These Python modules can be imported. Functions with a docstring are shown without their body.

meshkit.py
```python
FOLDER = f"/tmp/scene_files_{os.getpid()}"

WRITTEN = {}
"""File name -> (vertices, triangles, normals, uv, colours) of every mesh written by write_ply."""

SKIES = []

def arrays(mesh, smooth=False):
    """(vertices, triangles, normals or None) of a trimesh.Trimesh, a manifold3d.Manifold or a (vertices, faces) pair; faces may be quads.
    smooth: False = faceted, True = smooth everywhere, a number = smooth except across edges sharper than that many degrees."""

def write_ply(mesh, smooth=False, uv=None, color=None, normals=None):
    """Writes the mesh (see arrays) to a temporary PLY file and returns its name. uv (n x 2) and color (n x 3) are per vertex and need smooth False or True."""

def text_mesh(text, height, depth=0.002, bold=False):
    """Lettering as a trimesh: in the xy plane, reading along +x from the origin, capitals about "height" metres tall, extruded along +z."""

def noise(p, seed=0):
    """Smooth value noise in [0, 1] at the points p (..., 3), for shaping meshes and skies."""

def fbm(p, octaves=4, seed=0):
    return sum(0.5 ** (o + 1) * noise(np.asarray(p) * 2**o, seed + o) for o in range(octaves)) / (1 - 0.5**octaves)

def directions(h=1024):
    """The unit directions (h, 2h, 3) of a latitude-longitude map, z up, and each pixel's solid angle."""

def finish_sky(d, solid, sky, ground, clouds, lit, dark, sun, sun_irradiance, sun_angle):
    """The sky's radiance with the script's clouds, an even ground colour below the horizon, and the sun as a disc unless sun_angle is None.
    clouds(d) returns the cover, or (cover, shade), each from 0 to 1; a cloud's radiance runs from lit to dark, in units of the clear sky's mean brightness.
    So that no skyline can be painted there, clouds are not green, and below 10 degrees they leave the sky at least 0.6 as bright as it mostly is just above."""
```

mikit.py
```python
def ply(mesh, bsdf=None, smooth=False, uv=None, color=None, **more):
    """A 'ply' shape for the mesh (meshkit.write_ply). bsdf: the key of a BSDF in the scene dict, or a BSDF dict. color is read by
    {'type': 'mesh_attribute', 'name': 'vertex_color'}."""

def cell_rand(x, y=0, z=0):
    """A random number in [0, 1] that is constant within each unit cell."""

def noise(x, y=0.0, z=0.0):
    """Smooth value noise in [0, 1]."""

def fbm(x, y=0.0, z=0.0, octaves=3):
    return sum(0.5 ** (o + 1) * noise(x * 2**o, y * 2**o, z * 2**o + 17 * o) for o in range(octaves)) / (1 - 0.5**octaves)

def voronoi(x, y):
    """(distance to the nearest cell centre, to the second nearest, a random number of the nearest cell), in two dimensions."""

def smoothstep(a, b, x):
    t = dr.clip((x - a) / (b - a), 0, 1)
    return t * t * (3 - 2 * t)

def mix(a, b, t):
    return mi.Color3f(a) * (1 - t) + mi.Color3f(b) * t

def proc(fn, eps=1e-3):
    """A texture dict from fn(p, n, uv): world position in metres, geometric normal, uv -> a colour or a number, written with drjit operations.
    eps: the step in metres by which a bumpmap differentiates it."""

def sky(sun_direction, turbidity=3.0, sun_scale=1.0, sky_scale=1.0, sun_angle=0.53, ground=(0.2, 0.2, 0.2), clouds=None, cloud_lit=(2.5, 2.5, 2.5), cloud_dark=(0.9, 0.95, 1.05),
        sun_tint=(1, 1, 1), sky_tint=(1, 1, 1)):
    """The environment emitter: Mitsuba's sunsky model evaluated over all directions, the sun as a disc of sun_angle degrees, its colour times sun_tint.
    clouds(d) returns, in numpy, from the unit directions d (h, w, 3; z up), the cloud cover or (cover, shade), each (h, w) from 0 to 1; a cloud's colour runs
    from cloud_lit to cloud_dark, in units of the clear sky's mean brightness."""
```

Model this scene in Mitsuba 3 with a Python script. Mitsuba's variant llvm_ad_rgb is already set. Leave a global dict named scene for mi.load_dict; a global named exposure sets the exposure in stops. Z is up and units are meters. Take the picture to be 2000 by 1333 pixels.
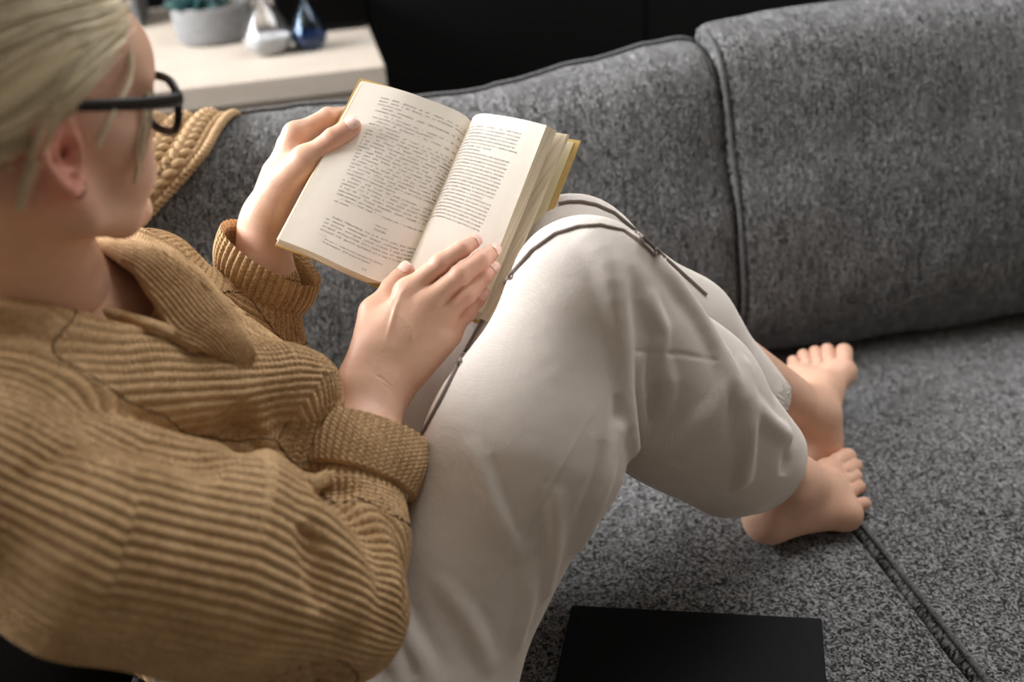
import math, numpy as np, trimesh, manifold3d, mitsuba as mi, drjit as dr, mikit, meshkit
from mikit import proc, noise, fbm, cell_rand, smoothstep, mix
T = mi.ScalarTransform4f
# World: x along the sofa, y from the front of the sofa to its back, z up, 0 = the top of the seat cushions (the floor is at -0.45).
# ---------------------------------------------------------------- camera, light, exposure
EYE, FWD, UP = [0, 0, 0.86], [0.15335, 0.85332, -0.49833], [0.15666, 0.47692, 0.86487]
CAMERA = {'type': 'thinlens', 'fov': 2 * math.degrees(math.atan(1000 / 1944)), 'fov_axis': 'x', 'near_clip': 0.05, 'far_clip': 50,
          'aperture_radius': 0.0065, 'focus_distance': 1.03,
          'to_world': T().look_at(origin=EYE, target=[a + b for a, b in zip(EYE, FWD)], up=UP)}
exposure = 0.90
WINDOW = dict(x=-2.1, y=(0.75, 3.1), z=(0.75, 2.1), radiance=(14.6, 14.75, 15.0))       # the window in the left wall: overcast daylight
ADDED_SKYLIGHT = dict(x=(0.4, 2.4), y=(1.0, 2.5), z=2.15, radiance=(3.4, 3.44, 3.5))     # unseen roof window, added to brighten the right of the sofa

# ---------------------------------------------------------------- modelling helpers
V = lambda *a: np.array(a[0] if len(a) == 1 else a, float)
def nrm(v):
    v = np.asarray(v, float)
    return v / np.maximum(np.linalg.norm(v, axis=-1, keepdims=True), 1e-12)
def smin(a, b, k):
    if k <= 0: return np.minimum(a, b)
    h = np.maximum(k - np.abs(a - b), 0) / k
    return np.minimum(a, b) - h * h * k * 0.25
def smax(a, b, k): return -smin(-a, -b, k)
def sph(p, c, r): return np.linalg.norm(p - np.asarray(c), axis=-1) - r
def cone(p, a, b, ra, rb):
    a, b = np.asarray(a, float), np.asarray(b, float)
    ba = b - a
    q = p - a
    t = np.clip((q @ ba) / (ba @ ba), 0, 1)
    q = q - t[..., None] * ba
    return np.sqrt(np.einsum('...i,...i->...', q, q)) - (ra + (rb - ra) * t)
def chain(p, pts, radii, k=0.0):
    d = None
    for i in range(len(pts) - 1):
        e = cone(p, pts[i], pts[i + 1], radii[i], radii[i + 1])
        d = e if d is None else smin(d, e, k)
    return d
def ell(p, c, R, r):
    """ellipsoid: R rows are its axes, r its radii"""
    q = (p - np.asarray(c)) @ np.asarray(R).T
    r = np.asarray(r, float)
    k0 = np.linalg.norm(q / r, axis=-1)
    k1 = np.linalg.norm(q / (r * r), axis=-1)
    return k0 * (k0 - 1.0) / np.maximum(k1, 1e-9)
def polydist(p, pts):
    """distance to a polyline and the parameter 0..1 along it"""
    pts = np.asarray(pts, float)
    best, par, n = None, None, len(pts) - 1
    for i in range(n):
        a, ba = pts[i], pts[i + 1] - pts[i]
        t = np.clip(((p - a) @ ba) / max(ba @ ba, 1e-12), 0, 1)
        d = np.linalg.norm(p - a - t[..., None] * ba, axis=-1)
        if best is None: best, par = d, (i + t) / n
        else:
            m = d < best
            best, par = np.where(m, d, best), np.where(m, (i + t) / n, par)
    return best, par
def ridge(p, d, pts, amp, w):
    """raises (amp > 0) or sinks (amp < 0) a surface along a polyline of half width w"""
    pts = np.asarray(pts, float)
    m = np.all((p > pts.min(0) - 3 * w) & (p < pts.max(0) + 3 * w), axis=-1)
    if not m.any(): return d
    d = d.copy()
    e, t = polydist(p[m], pts)
    d[m] -= amp * np.exp(-(e / w) ** 2) * np.sin(np.pi * np.clip(t, 0, 1)) ** 0.8
    return d
from concurrent.futures import ThreadPoolExecutor
POOL = ThreadPoolExecutor(4)
def spread(f, pts, size=40000):
    return np.concatenate(list(POOL.map(f, np.array_split(pts, max(1, len(pts) // size)))))
def mesh_sdf(f, lo, hi, h, project=1, sub=4, margin=1.35):
    """surface nets of the zero set of f in a box, cells of size h; evaluated only near the surface"""
    lo, hi = np.asarray(lo, float), np.asarray(hi, float)
    f0, cen, half = f, (lo + hi) / 2, (hi - lo) / 2 - 2 * h
    def f(p):      # closed where the box cuts it
        return np.maximum(f0(p), (np.abs(p - cen) - half).max(-1))
    nb = np.ceil((hi - lo) / (h * sub)).astype(int)
    n = nb * sub + 1
    c = np.stack(np.meshgrid(*[np.arange(k) for k in nb], indexing='ij'), -1).reshape(-1, 3)
    H = h * sub
    fc = spread(lambda q: f(lo + (q + 0.5) * H), c)
    near = np.abs(fc) < H * margin
    val = np.repeat(np.repeat(np.repeat(fc.reshape(nb), sub, 0), sub, 1), sub, 2)
    val = np.pad(val, ((0, 1),) * 3, mode='edge').astype(np.float32)
    o = np.stack(np.meshgrid(*[np.arange(sub + 1)] * 3, indexing='ij'), -1).reshape(-1, 3)
    need = np.zeros(n, bool)
    for q in o:
        i = c[near] * sub + q
        need[i[:, 0], i[:, 1], i[:, 2]] = True
    idx = np.argwhere(need)
    val[need] = spread(lambda q: f(lo + q * h), idx)
    o = np.stack(np.meshgrid(*[np.arange(sub)] * 3, indexing='ij'), -1).reshape(-1, 3)
    cells = (c[near][:, None] * sub + o[None]).reshape(-1, 3)
    cr = np.array([[x, y, z] for x in (0, 1) for y in (0, 1) for z in (0, 1)])
    cv = np.stack([val[cells[:, 0] + a, cells[:, 1] + b, cells[:, 2] + d] for a, b, d in cr], 1)
    act = (cv.min(1) < 0) & (cv.max(1) >= 0)
    cells, cv = cells[act], cv[act]
    s, w = np.zeros((len(cells), 3)), np.zeros(len(cells))
    for i in range(8):
        for j in range(i + 1, 8):
            if np.abs(cr[i] - cr[j]).sum() == 1:
                a, b = cv[:, i], cv[:, j]
                m = (a < 0) != (b < 0)
                t = np.where(m, a / np.where(m, a - b, 1), 0)
                s += m[:, None] * (cr[i] + t[:, None] * (cr[j] - cr[i]))
                w += m
    v = lo + (cells + s / w[:, None]) * h
    lut = np.full(n, -1, np.int32)
    lut[cells[:, 0], cells[:, 1], cells[:, 2]] = np.arange(len(cells))
    quads = []
    for ax in range(3):
        e = np.eye(3, dtype=int)
        u, w2 = e[(ax + 1) % 3], e[(ax + 2) % 3]
        ok = np.all(cells[:, [(ax + 1) % 3, (ax + 2) % 3]] > 0, axis=1)
        q = cells[ok]
        a = val[tuple(q.T)]
        b = val[tuple((q + e[ax]).T)]
        m = (a < 0) != (b < 0)
        q, inside = q[m], a[m] < 0
        ids = np.stack([lut[tuple((q - u - w2).T)], lut[tuple((q - w2).T)], lut[tuple(q.T)], lut[tuple((q - u).T)]], 1)
        good = (ids >= 0).all(1)
        ids, inside = ids[good], inside[good]
        quads.append(np.where(inside[:, None], ids, ids[:, ::-1]))
    quads = np.concatenate(quads)
    for _ in range(project):
        v = spread(lambda q: q - np.clip(f(q), -h, h)[:, None] * grad(f, q, h * 0.5) * 0.9, v)
    faces = np.vstack([quads[:, [0, 1, 2]], quads[:, [0, 2, 3]]])
    return trimesh.Trimesh(v, faces, process=False)
def grad(f, v, e):
    k = np.array([[1, -1, -1], [-1, -1, 1], [-1, 1, -1], [1, 1, 1]], float)
    return nrm(sum(a * f(v + e * a)[:, None] for a in k))
def spline(pts, n, closed=False):
    """Catmull-Rom through the points, n samples"""
    p = np.asarray(pts, float)
    m = len(p)
    if closed: p = np.vstack([p[-1:], p, p[:2]])
    else: p = np.vstack([2 * p[:1] - p[1:2], p, 2 * p[-1:] - p[-2:-1]])
    t = np.linspace(0, m if closed else m - 1, n, endpoint=not closed)
    i = np.minimum(t.astype(int), (m if closed else m - 1) - 1)
    u = (t - i)[:, None]
    a, b, c, d = p[i], p[i + 1], p[i + 2], p[i + 3]
    return 0.5 * (2 * b + (c - a) * u + (2 * a - 5 * b + 4 * c - d) * u ** 2 + (3 * b - a - 3 * c + d) * u ** 3)
def gridmesh(p, wrap_u=False, wrap_v=False):
    """p: (nu, nv, 3) -> triangles; returns Trimesh whose vertices keep the grid order"""
    nu, nv = p.shape[:2]
    i, j = np.meshgrid(np.arange(nu if wrap_u else nu - 1), np.arange(nv if wrap_v else nv - 1), indexing='ij')
    i2, j2 = (i + 1) % nu, (j + 1) % nv
    q = np.stack([i * nv + j, i2 * nv + j, i2 * nv + j2, i * nv + j2], -1).reshape(-1, 4)
    return trimesh.Trimesh(p.reshape(-1, 3), np.vstack([q[:, [0, 1, 2]], q[:, [0, 2, 3]]]), process=False)
def frames(c, up):
    t = nrm(np.gradient(c, axis=0))
    a = np.asarray(up, float) - t * (t @ np.asarray(up, float))[:, None] if np.ndim(up) == 1 else up - t * (t * up).sum(1)[:, None]
    a = nrm(a)
    return t, a, np.cross(t, a)
def tube(c, r, sides=8, up=(0.13, 0.21, 0.97), flat=1.0, caps=True, closed=False):
    """a tube along the points c; r: radius (or one per point); flat: second radius as a share of the first"""
    c = np.asarray(c, float)
    t, a, b = frames(c, up)
    if closed:
        t = nrm(np.roll(c, -1, 0) - np.roll(c, 1, 0))
        a = nrm(np.asarray(up, float) - t * (t @ np.asarray(up, float))[:, None]); b = np.cross(t, a)
    ang = np.arange(sides) * 2 * np.pi / sides
    r = np.broadcast_to(np.asarray(r, float), (len(c),))
    p = c[:, None] + r[:, None, None] * (np.cos(ang)[None, :, None] * a[:, None] + flat * np.sin(ang)[None, :, None] * b[:, None])
    m = gridmesh(p, wrap_v=True, wrap_u=closed)
    m.faces = m.faces[:, ::-1]
    if caps and not closed:
        n = len(c)
        v = np.vstack([m.vertices, c[:1] - t[:1] * r[0] * .5, c[-1:] + t[-1:] * r[-1] * .5])
        k = np.arange(sides); k2 = (k + 1) % sides
        f = np.vstack([m.faces, np.stack([k2, k, k * 0 + n * sides], 1), np.stack([k + (n - 1) * sides, k2 + (n - 1) * sides, k * 0 + n * sides + 1], 1)])
        f[len(m.faces):] = f[len(m.faces):]
        m = trimesh.Trimesh(v, f, process=False)
        m.fix_normals() if len(f) < 400 else None
    return m
def lathe(profile, n=48, center=(0, 0, 0), closed=False):
    """profile: (r, z) pairs, from bottom to top on the outside"""
    pr = np.asarray(profile, float)
    a = np.arange(n) * 2 * np.pi / n
    p = np.stack([pr[:, None, 0] * np.cos(a), pr[:, None, 0] * np.sin(a), np.repeat(pr[:, 1:], n, 1)], -1) + np.asarray(center)
    m = gridmesh(p, wrap_v=True, wrap_u=closed)
    m.faces = m.faces[:, ::-1]
    return m
def rbox(size, r, center=(0, 0, 0), seg=4):
    """a box with rounded edges"""
    s = np.asarray(size, float) / 2 - r
    b = manifold3d.Manifold.sphere(r, 4 * seg)
    b = manifold3d.Manifold.batch_hull([b.translate([x * s[0], y * s[1], z * s[2]]) for x in (-1, 1) for y in (-1, 1) for z in (-1, 1)]).translate(list(map(float, center)))
    m = b.to_mesh()
    return trimesh.Trimesh(m.vert_properties[:, :3], m.tri_verts, process=False)
def cat(ms): return trimesh.util.concatenate([trimesh.Trimesh(m.vertices, m.faces, process=False) for m in ms])
scene, labels = {}, {}
def put(key, mesh, bsdf, smooth=True, label=None, category=None, group=None, kind=None, uv=None, color=None, **more):
    base, n = key, 1
    while key in scene:
        key = f'{base}_{n:03d}'; n += 1
    scene[key] = mikit.ply(mesh, bsdf, smooth=smooth, uv=uv, color=color, **more)
    say(key, label, category, group, kind)
    return key
def say(key, label=None, category=None, group=None, kind=None):
    e = {k: v for k, v in dict(label=label, category=category, group=group, kind=kind).items() if v}
    if e: labels[key] = e

scene['camera'] = CAMERA
# ---------------------------------------------------------------- materials
def diffuse(c, **k): return {'type': 'twosided', 'b': {'type': 'diffuse', 'reflectance': {'type': 'rgb', 'value': list(c)}}}
def princ(c, rough=0.6, **k):
    c = c if isinstance(c, dict) else {'type': 'rgb', 'value': list(c)}
    return {'type': 'twosided', 'b': {'type': 'principled', 'base_color': c, 'roughness': rough, **k}}
def bumped(tex, scale, inner):
    return {'type': 'twosided', 'b': {'type': 'bumpmap', 'tex': tex, 'scale': scale, 'inner': inner['b'] if inner['type'] == 'twosided' else inner}}
def fabric(pu, pv, dark, light, streak, lo=.27, hi=1.0):
    def fn(p, n, uv):
        u, v = uv.x, uv.y
        row = dr.floor(v / pv)
        a = cell_rand(dr.floor(u / pu + 0.5 * row), row)
        b = noise(u / (pu * 1.4), v / (pv * 1.4))
        c = noise(u / (pu * 1.2), v / (pv * streak), 3.3)
        d = fbm(u / 0.05, v / 0.07, 1.7)
        k = smoothstep(lo, hi, 0.45 * a + 0.25 * b + 0.3 * c + 0.10 * (d - 0.5))
        return mix(dark, light, k)
    return fn
def weave_height(pu, pv):
    def fn(p, n, uv):
        row = dr.floor(uv.y / pv)
        a = uv.x / pu + 0.5 * row
        return 0.5 + 0.25 * dr.cos(2 * dr.pi * a) * dr.cos(2 * dr.pi * (uv.y / pv - 0.5)) + 0.5 * cell_rand(dr.floor(a), row)
    return fn
scene['paint_white'] = diffuse((0.45, 0.405, 0.35))
scene['paint_black'] = princ((0.0022, 0.0024, 0.0026), 0.6, specular=.15)
scene['dark_floor'] = princ(proc(lambda p, n, uv: mix((0.05, 0.035, 0.025), (0.09, 0.065, 0.045), fbm(p.x * 2, p.y * 30))), 0.5)
SOFA_D, SOFA_L = (0.008, 0.0075, 0.0075), (0.345, 0.345, 0.35)
scene['sofa_back_fabric'] = bumped(proc(weave_height(.0013, .0022), eps=3e-4), .0006, princ(proc(fabric(.0012, .0024, SOFA_D, SOFA_L, 5.0)), 0.95))
scene['sofa_seat_fabric'] = bumped(proc(weave_height(.0026, .0022), eps=3e-4), .0008, princ(proc(fabric(.0024, .0022, SOFA_D, SOFA_L, 2.0, .20, 1.0)), 0.95))
scene['piping_fabric'] = princ(proc(lambda p, n, uv: mix((0.02, 0.02, 0.02), (0.17, 0.17, 0.175), noise(p.x * 700, p.y * 700, p.z * 700))), 0.95)
# ---------------------------------------------------------------- room
def slab(a, b):
    m = trimesh.creation.box(bounds=[a, b]); return m
put('floor', slab((-2.5, -2.5, -.5), (3.2, 3.4, -.45)), 'dark_floor', False, 'dark floor under the sofa', kind='structure')
_k = ADDED_SKYLIGHT
put('ceiling', cat([slab((-2.5, -2.5, 2.15), (_k['x'][0], 3.4, 2.25)), slab((_k['x'][1], -2.5, 2.15), (3.2, 3.4, 2.25)), slab((_k['x'][0], -2.5, 2.15), (_k['x'][1], _k['y'][0], 2.25)), slab((_k['x'][0], _k['y'][1], 2.15), (_k['x'][1], 3.4, 2.25))]), 'paint_white', False, 'white ceiling', kind='structure')
put('wall_back', slab((-2.5, 3.25, -.5), (3.2, 3.4, 2.25)), 'paint_black', False, 'black wall behind the sofa', kind='structure')
put('wall_right', slab((3.1, -2.5, -.5), (3.2, 3.4, 2.25)), 'paint_white', False, 'white right wall', kind='structure')
def wall_with_hole(axis, at, thick, a, b, za, zb, ra, rb):
    ms = []
    for (u0, u1, z0, z1) in ((ra, a, -.5, 2.2), (b, rb, -.5, 2.2), (a, b, -.5, za), (a, b, zb, 2.2)):
        ms.append(slab((at - thick, u0, z0), (at, u1, z1)) if axis == 'x' else slab((u0, at - thick, z0), (u1, at, z1)))
    return cat(ms)
W = WINDOW
put('wall_left', wall_with_hole('x', W['x'], .12, *W['y'], *W['z'], -2.5, 3.4), 'paint_white', False, 'white left wall with a wide window', kind='structure')
put('wall_front', slab((-2.5, -2.42, -.5), (3.2, -2.3, 2.25)), 'paint_white', False, 'wall facing the sofa', kind='structure')
def window(key, axis, at, a, b, za, zb, rad, n):
    bars, t = [], .05
    us = list(np.linspace(a, b, n + 1))
    box = lambda u0, u1, z0, z1: slab((at - .1, u0, z0), (at - .03, u1, z1)) if axis == 'x' else slab((u0, at - .1, z0), (u1, at - .03, z1))
    for u in us: bars.append(box(max(u - t / 2, a), min(u + t / 2, b), za, zb))
    bars += [box(a, b, za, za + t), box(a, b, zb - t, zb)]
    put(key + '__frame', cat(bars), 'paint_white', False)
    say(key, 'wide window letting in overcast daylight', kind='structure')
    for i in range(n):
        u0, u1 = us[i] + t / 2, us[i + 1] - t / 2
        q = [(at - .07, u0, za + t), (at - .07, u1, za + t), (at - .07, u1, zb - t), (at - .07, u0, zb - t)] if axis == 'x' else [(u1, at - .07, za + t), (u0, at - .07, za + t), (u0, at - .07, zb - t), (u1, at - .07, zb - t)]
        put(key + '__pane', (np.array(q), np.array([[0, 1, 2], [0, 2, 3]])), 'paint_white', False, emitter={'type': 'area', 'radiance': {'type': 'rgb', 'value': list(rad)}})
window('window_1', 'x', W['x'], *W['y'], *W['z'], W['radiance'], 3)
K = ADDED_SKYLIGHT  # frame and glowing panes of the added roof light
(kx0, kx1), (ky0, ky1), kz = K['x'], K['y'], K['z']
put('window_2__frame', cat([slab((kx0, ky0, kz), (kx0 + .05, ky1, kz + .08)), slab((kx1 - .05, ky0, kz), (kx1, ky1, kz + .08)), slab((kx0, ky0, kz), (kx1, ky0 + .05, kz + .08)), slab((kx0, ky1 - .05, kz), (kx1, ky1, kz + .08)), slab(((kx0 + kx1) / 2 - .025, ky0, kz), ((kx0 + kx1) / 2 + .025, ky1, kz + .08))]), 'paint_white', False)
for u0, u1 in ((kx0 + .05, (kx0 + kx1) / 2 - .025), ((kx0 + kx1) / 2 + .025, kx1 - .05)):
    put('window_2__pane', (np.array([(u0, ky0 + .05, kz + .05), (u0, ky1 - .05, kz + .05), (u1, ky1 - .05, kz + .05), (u1, ky0 + .05, kz + .05)]), np.array([[0, 1, 2], [0, 2, 3]])), 'paint_white', False, emitter={'type': 'area', 'radiance': {'type': 'rgb', 'value': list(K['radiance'])}})
say('window_2', 'unseen roof window added in the ceiling to brighten the sofa from above', kind='structure')
# black cabinet panels on the back wall: seams show faintly
for i, (x0, x1) in enumerate(((-1.6, -0.7), (-0.69, 0.19), (0.2, 1.09), (1.10, 1.99), (2.0, 2.9))):
    put('wall_back__panel', slab((x0, 3.2, -.45), (x1, 3.255, 2.1)), 'paint_black', False)

# ---------------------------------------------------------------- sofa
def cushion(x0, x1, loop, ztop=None, nx=90, nl=200, edge=0.035, bulge=0.018, key=None, mat=None, seed=0):
    """a box cushion: loop = closed outline in (y, z), swept along x, rounded at both ends"""
    L = spline(loop, nl, closed=True)
    c = L.mean(0)
    t = np.linspace(-1, 1, nx); t = np.sign(t) * (1 - (1 - np.abs(t)) ** 1.6)
    x = (x0 + x1) / 2 + t * (x1 - x0) / 2
    dx = np.minimum(x - x0, x1 - x)
    inset = edge * (1 - np.sqrt(np.clip(1 - (1 - np.clip(dx / edge, 0, 1)) ** 2, 0, 1)))
    n = nrm(np.roll(L, -1, 0) - np.roll(L, 1, 0)); n = np.stack([n[:, 1], -n[:, 0]], 1)
    if np.sum(n * (L - c)) < 0: n = -n
    s = (1 - np.abs(t) ** 3) * bulge
    P3 = np.zeros((nx, nl, 3))
    P3[..., 0] = x[:, None]
    P3[..., 1:] = L[None] + n[None] * (s[:, None, None] - inset[:, None, None])
    if ztop is not None:
        zz = P3[..., 2]; k = np.clip(zz / .45, 0, 1) ** 2
        P3[..., 2] += k * ztop(x)[:, None]
    q = P3.reshape(-1, 3)
    wr = (meshkit.fbm(q * [9, 6, 6] + seed, 3) - .5) * .012 + (meshkit.noise(q * [40, 9, 9] + seed) - .5) * .003
    nn = trimesh.Trimesh(q, gridmesh(P3, wrap_v=True).faces, process=False).vertex_normals
    q = q + nn * wr[:, None]
    arc = np.concatenate([[0], np.cumsum(np.linalg.norm(np.diff(L, axis=0), axis=1))])
    uv = np.stack([np.repeat(x, nl), np.tile(arc, nx)], 1)
    m = gridmesh(q.reshape(nx, nl, 3), wrap_v=True)
    caps = []
    for i in (0, nx - 1):   # flat end
        k = np.arange(nl); cidx = len(q) + len(caps)
        caps.append((i, cidx))
    v = np.vstack([q] + [q[i * nl:(i + 1) * nl].mean(0, keepdims=True) for i, _ in caps])
    uv = np.vstack([uv] + [uv[i * nl:(i + 1) * nl].mean(0, keepdims=True) for i, _ in caps])
    k = np.arange(nl); k2 = (k + 1) % nl
    f = [m.faces] + [np.stack([i * nl + (k if i == 0 else k2), i * nl + (k2 if i == 0 else k), k * 0 + ci], 1) for i, ci in caps]
    return trimesh.Trimesh(v, np.vstack(f), process=False), uv, q.reshape(nx, nl, 3)
BACK = [(1.335, .0), (1.285, .025), (1.256, .11), (1.285, .235), (1.33, .33), (1.362, .40), (1.395, .447), (1.44, .468), (1.485, .468), (1.50, .45), (1.497, .37), (1.46, .2), (1.42, .05), (1.39, -.02), (1.33, -.025)]
def sag(x): return np.interp(x, [-.9, -.3, -.1, .0, .12, .22, .3, .4, .5, .6], [-.03, -.042, -.041, -.044, -.052, -.050, -.040, -.020, .002, .010])
m, uv, g1 = cushion(-.78, .598, BACK, sag, key='l', seed=3)
put('sofa__back_cushion', m, 'sofa_back_fabric', True, 'grey tweed back cushion behind the book with a sagging top', uv=uv)
m, uv, g2 = cushion(.590, 1.75, [(y, z * 1.06) for y, z in BACK], lambda x: 0 * x, edge=.02, seed=11)
put('sofa__back_cushion', m, 'sofa_back_fabric', True, 'grey tweed back cushion at the right, standing straight', uv=uv)
def rope(c, r=.0034): return tube(spline(c, max(60, len(c))), r, 8)
k = int(np.argmin(np.abs(spline(BACK, 200, True) - [1.485, .472]).sum(1)))
put('sofa__back_cushion__piping', rope(g1[4:-4, k] + [0, .0, .004]), 'piping_fabric')
k0 = int(np.argmin(np.abs(spline(BACK, 200, True) - [1.485, .468]).sum(1)))
e = g2[2]; e = e[: k0 + 1]
put('sofa__back_cushion_001__piping', rope(e[8:] + [-.002, -.004, .002],   .0036), 'piping_fabric')
e = g1[-3][: k0 + 1]
put('sofa__back_cushion__piping', rope(e[8:] + [.002, -.004, .002],   .0036), 'piping_fabric')
SEAT = [(.46, -.15), (.455, -.06), (.475, -.012), (.53, .0), (.8, .004), (1.1, .0), (1.30, -.008), (1.40, -.02), (1.42, -.08), (1.40, -.15), (.9, -.16)]
for i, (a, b) in enumerate(((-.78, .586), (.580, 1.75))):
    m, uv, g = cushion(a, b, SEAT, None, bulge=.0, edge=(.030, .010)[i], seed=20 + i * 7)
    put('sofa__seat_cushion', m, 'sofa_seat_fabric', True, ('grey tweed seat cushion she sits on', 'grey tweed seat cushion at the right beyond her feet')[i], uv=uv)
    Ls = spline(SEAT, 200, True)
    top = [j for j in range(200) if Ls[j, 1] > -.03 and .48 < Ls[j, 0] < 1.38]
    e = g[-7 if i == 0 else 3][top]
    if i: put('sofa__seat_cushion_001__piping', rope(e + [0, 0, .001], .0036), 'piping_fabric')
put('sofa__base', rbox((2.6, .98, .22), .02, (.49, .97, -.28)), 'sofa_seat_fabric', uv=None)
put('sofa__back_frame', rbox((2.6, .12, .75), .03, (.49, 1.56, -.05)), 'sofa_back_fabric')
for s in (-.75, 1.73):
    for y in (.55, 1.5): put('sofa__leg', trimesh.creation.cylinder(.025, .09, transform=trimesh.transformations.translation_matrix((s, y, -.41))), 'paint_black', 30)
put('sofa__armrest', rbox((.16, 1.0, .62), .05, (-.87, 1.0, -.14)), 'sofa_seat_fabric')
say('sofa', 'grey tweed sofa with piped back and seat cushions she reads on', 'sofa')

# ---------------------------------------------------------------- the woman: skeleton and skin
# right hand, lying on the right page
RW, RF, RE = V((0.0063, 0.8111, 0.3545)), V((-0.0101, 0.7513, 0.3273)), V((-0.0501, 0.6120, 0.2872))
R_MCP = [V((0.0563, 0.8686, 0.4263)), V((0.0727, 0.8559, 0.4175)), V((0.0838, 0.8497, 0.4024)), V((0.0899, 0.8490, 0.3828))]
R_PIP = [V((0.0920, 0.8696, 0.4509)), V((0.1081, 0.8566, 0.4417)), V((0.1121, 0.8517, 0.4224)), V((0.1115, 0.8562, 0.3999))]
R_DIP = [V((0.1146, 0.8771, 0.4587)), V((0.1311, 0.8664, 0.4494)), V((0.1319, 0.8643, 0.4320)), V((0.1245, 0.8682, 0.4065))]
R_TIP = [V((0.1298, 0.8945, 0.4571)), V((0.1461, 0.8833, 0.4489)), V((0.1424, 0.8749, 0.4354)), V((0.1310, 0.8668, 0.4140))]
R_TH = [V((0.0114, 0.8382, 0.3824)), V((0.0228, 0.8778, 0.4036)), V((0.0433, 0.8936, 0.4208)), V((0.0605, 0.9019, 0.4323))]
# left hand, holding the book's left edge
LW, LF, LE = V((-0.0703, 1.0054, 0.4629)), V((-0.0877, 0.9924, 0.4052)), V((-0.1050, 0.9432, 0.3157))
L_MCP = [V((-0.0271, 1.0482, 0.5395)), V((-0.0348, 1.0596, 0.5245)), V((-0.0415, 1.0686, 0.5098)), V((-0.0478, 1.0729, 0.4952))]
L_PIP = [V((0.0085, 1.0579, 0.5510)), V((-0.0032, 1.0836, 0.5313)), V((-0.0132, 1.0992, 0.5066)), V((-0.0234, 1.0964, 0.4867))]
L_DIP = [V((0.0315, 1.0681, 0.5475)), V((0.0218, 1.0816, 0.5275)), V((0.0118, 1.1010, 0.5015)), V((-0.0043, 1.0981, 0.4835))]
L_TIP = [V((0.0442, 1.0672, 0.5439)), V((0.0362, 1.0754, 0.5253)), V((0.0255, 1.0969, 0.4986)), V((0.0081, 1.0935, 0.4834))]
L_TH = [V((-0.0465, 1.0047, 0.4991)), V((-0.0214, 1.0033, 0.5245)), V((0.0103, 1.0042, 0.5440)), V((0.0322, 1.0096, 0.5519))]
FR = [.0108, .0092, .0084, .0072]
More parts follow.
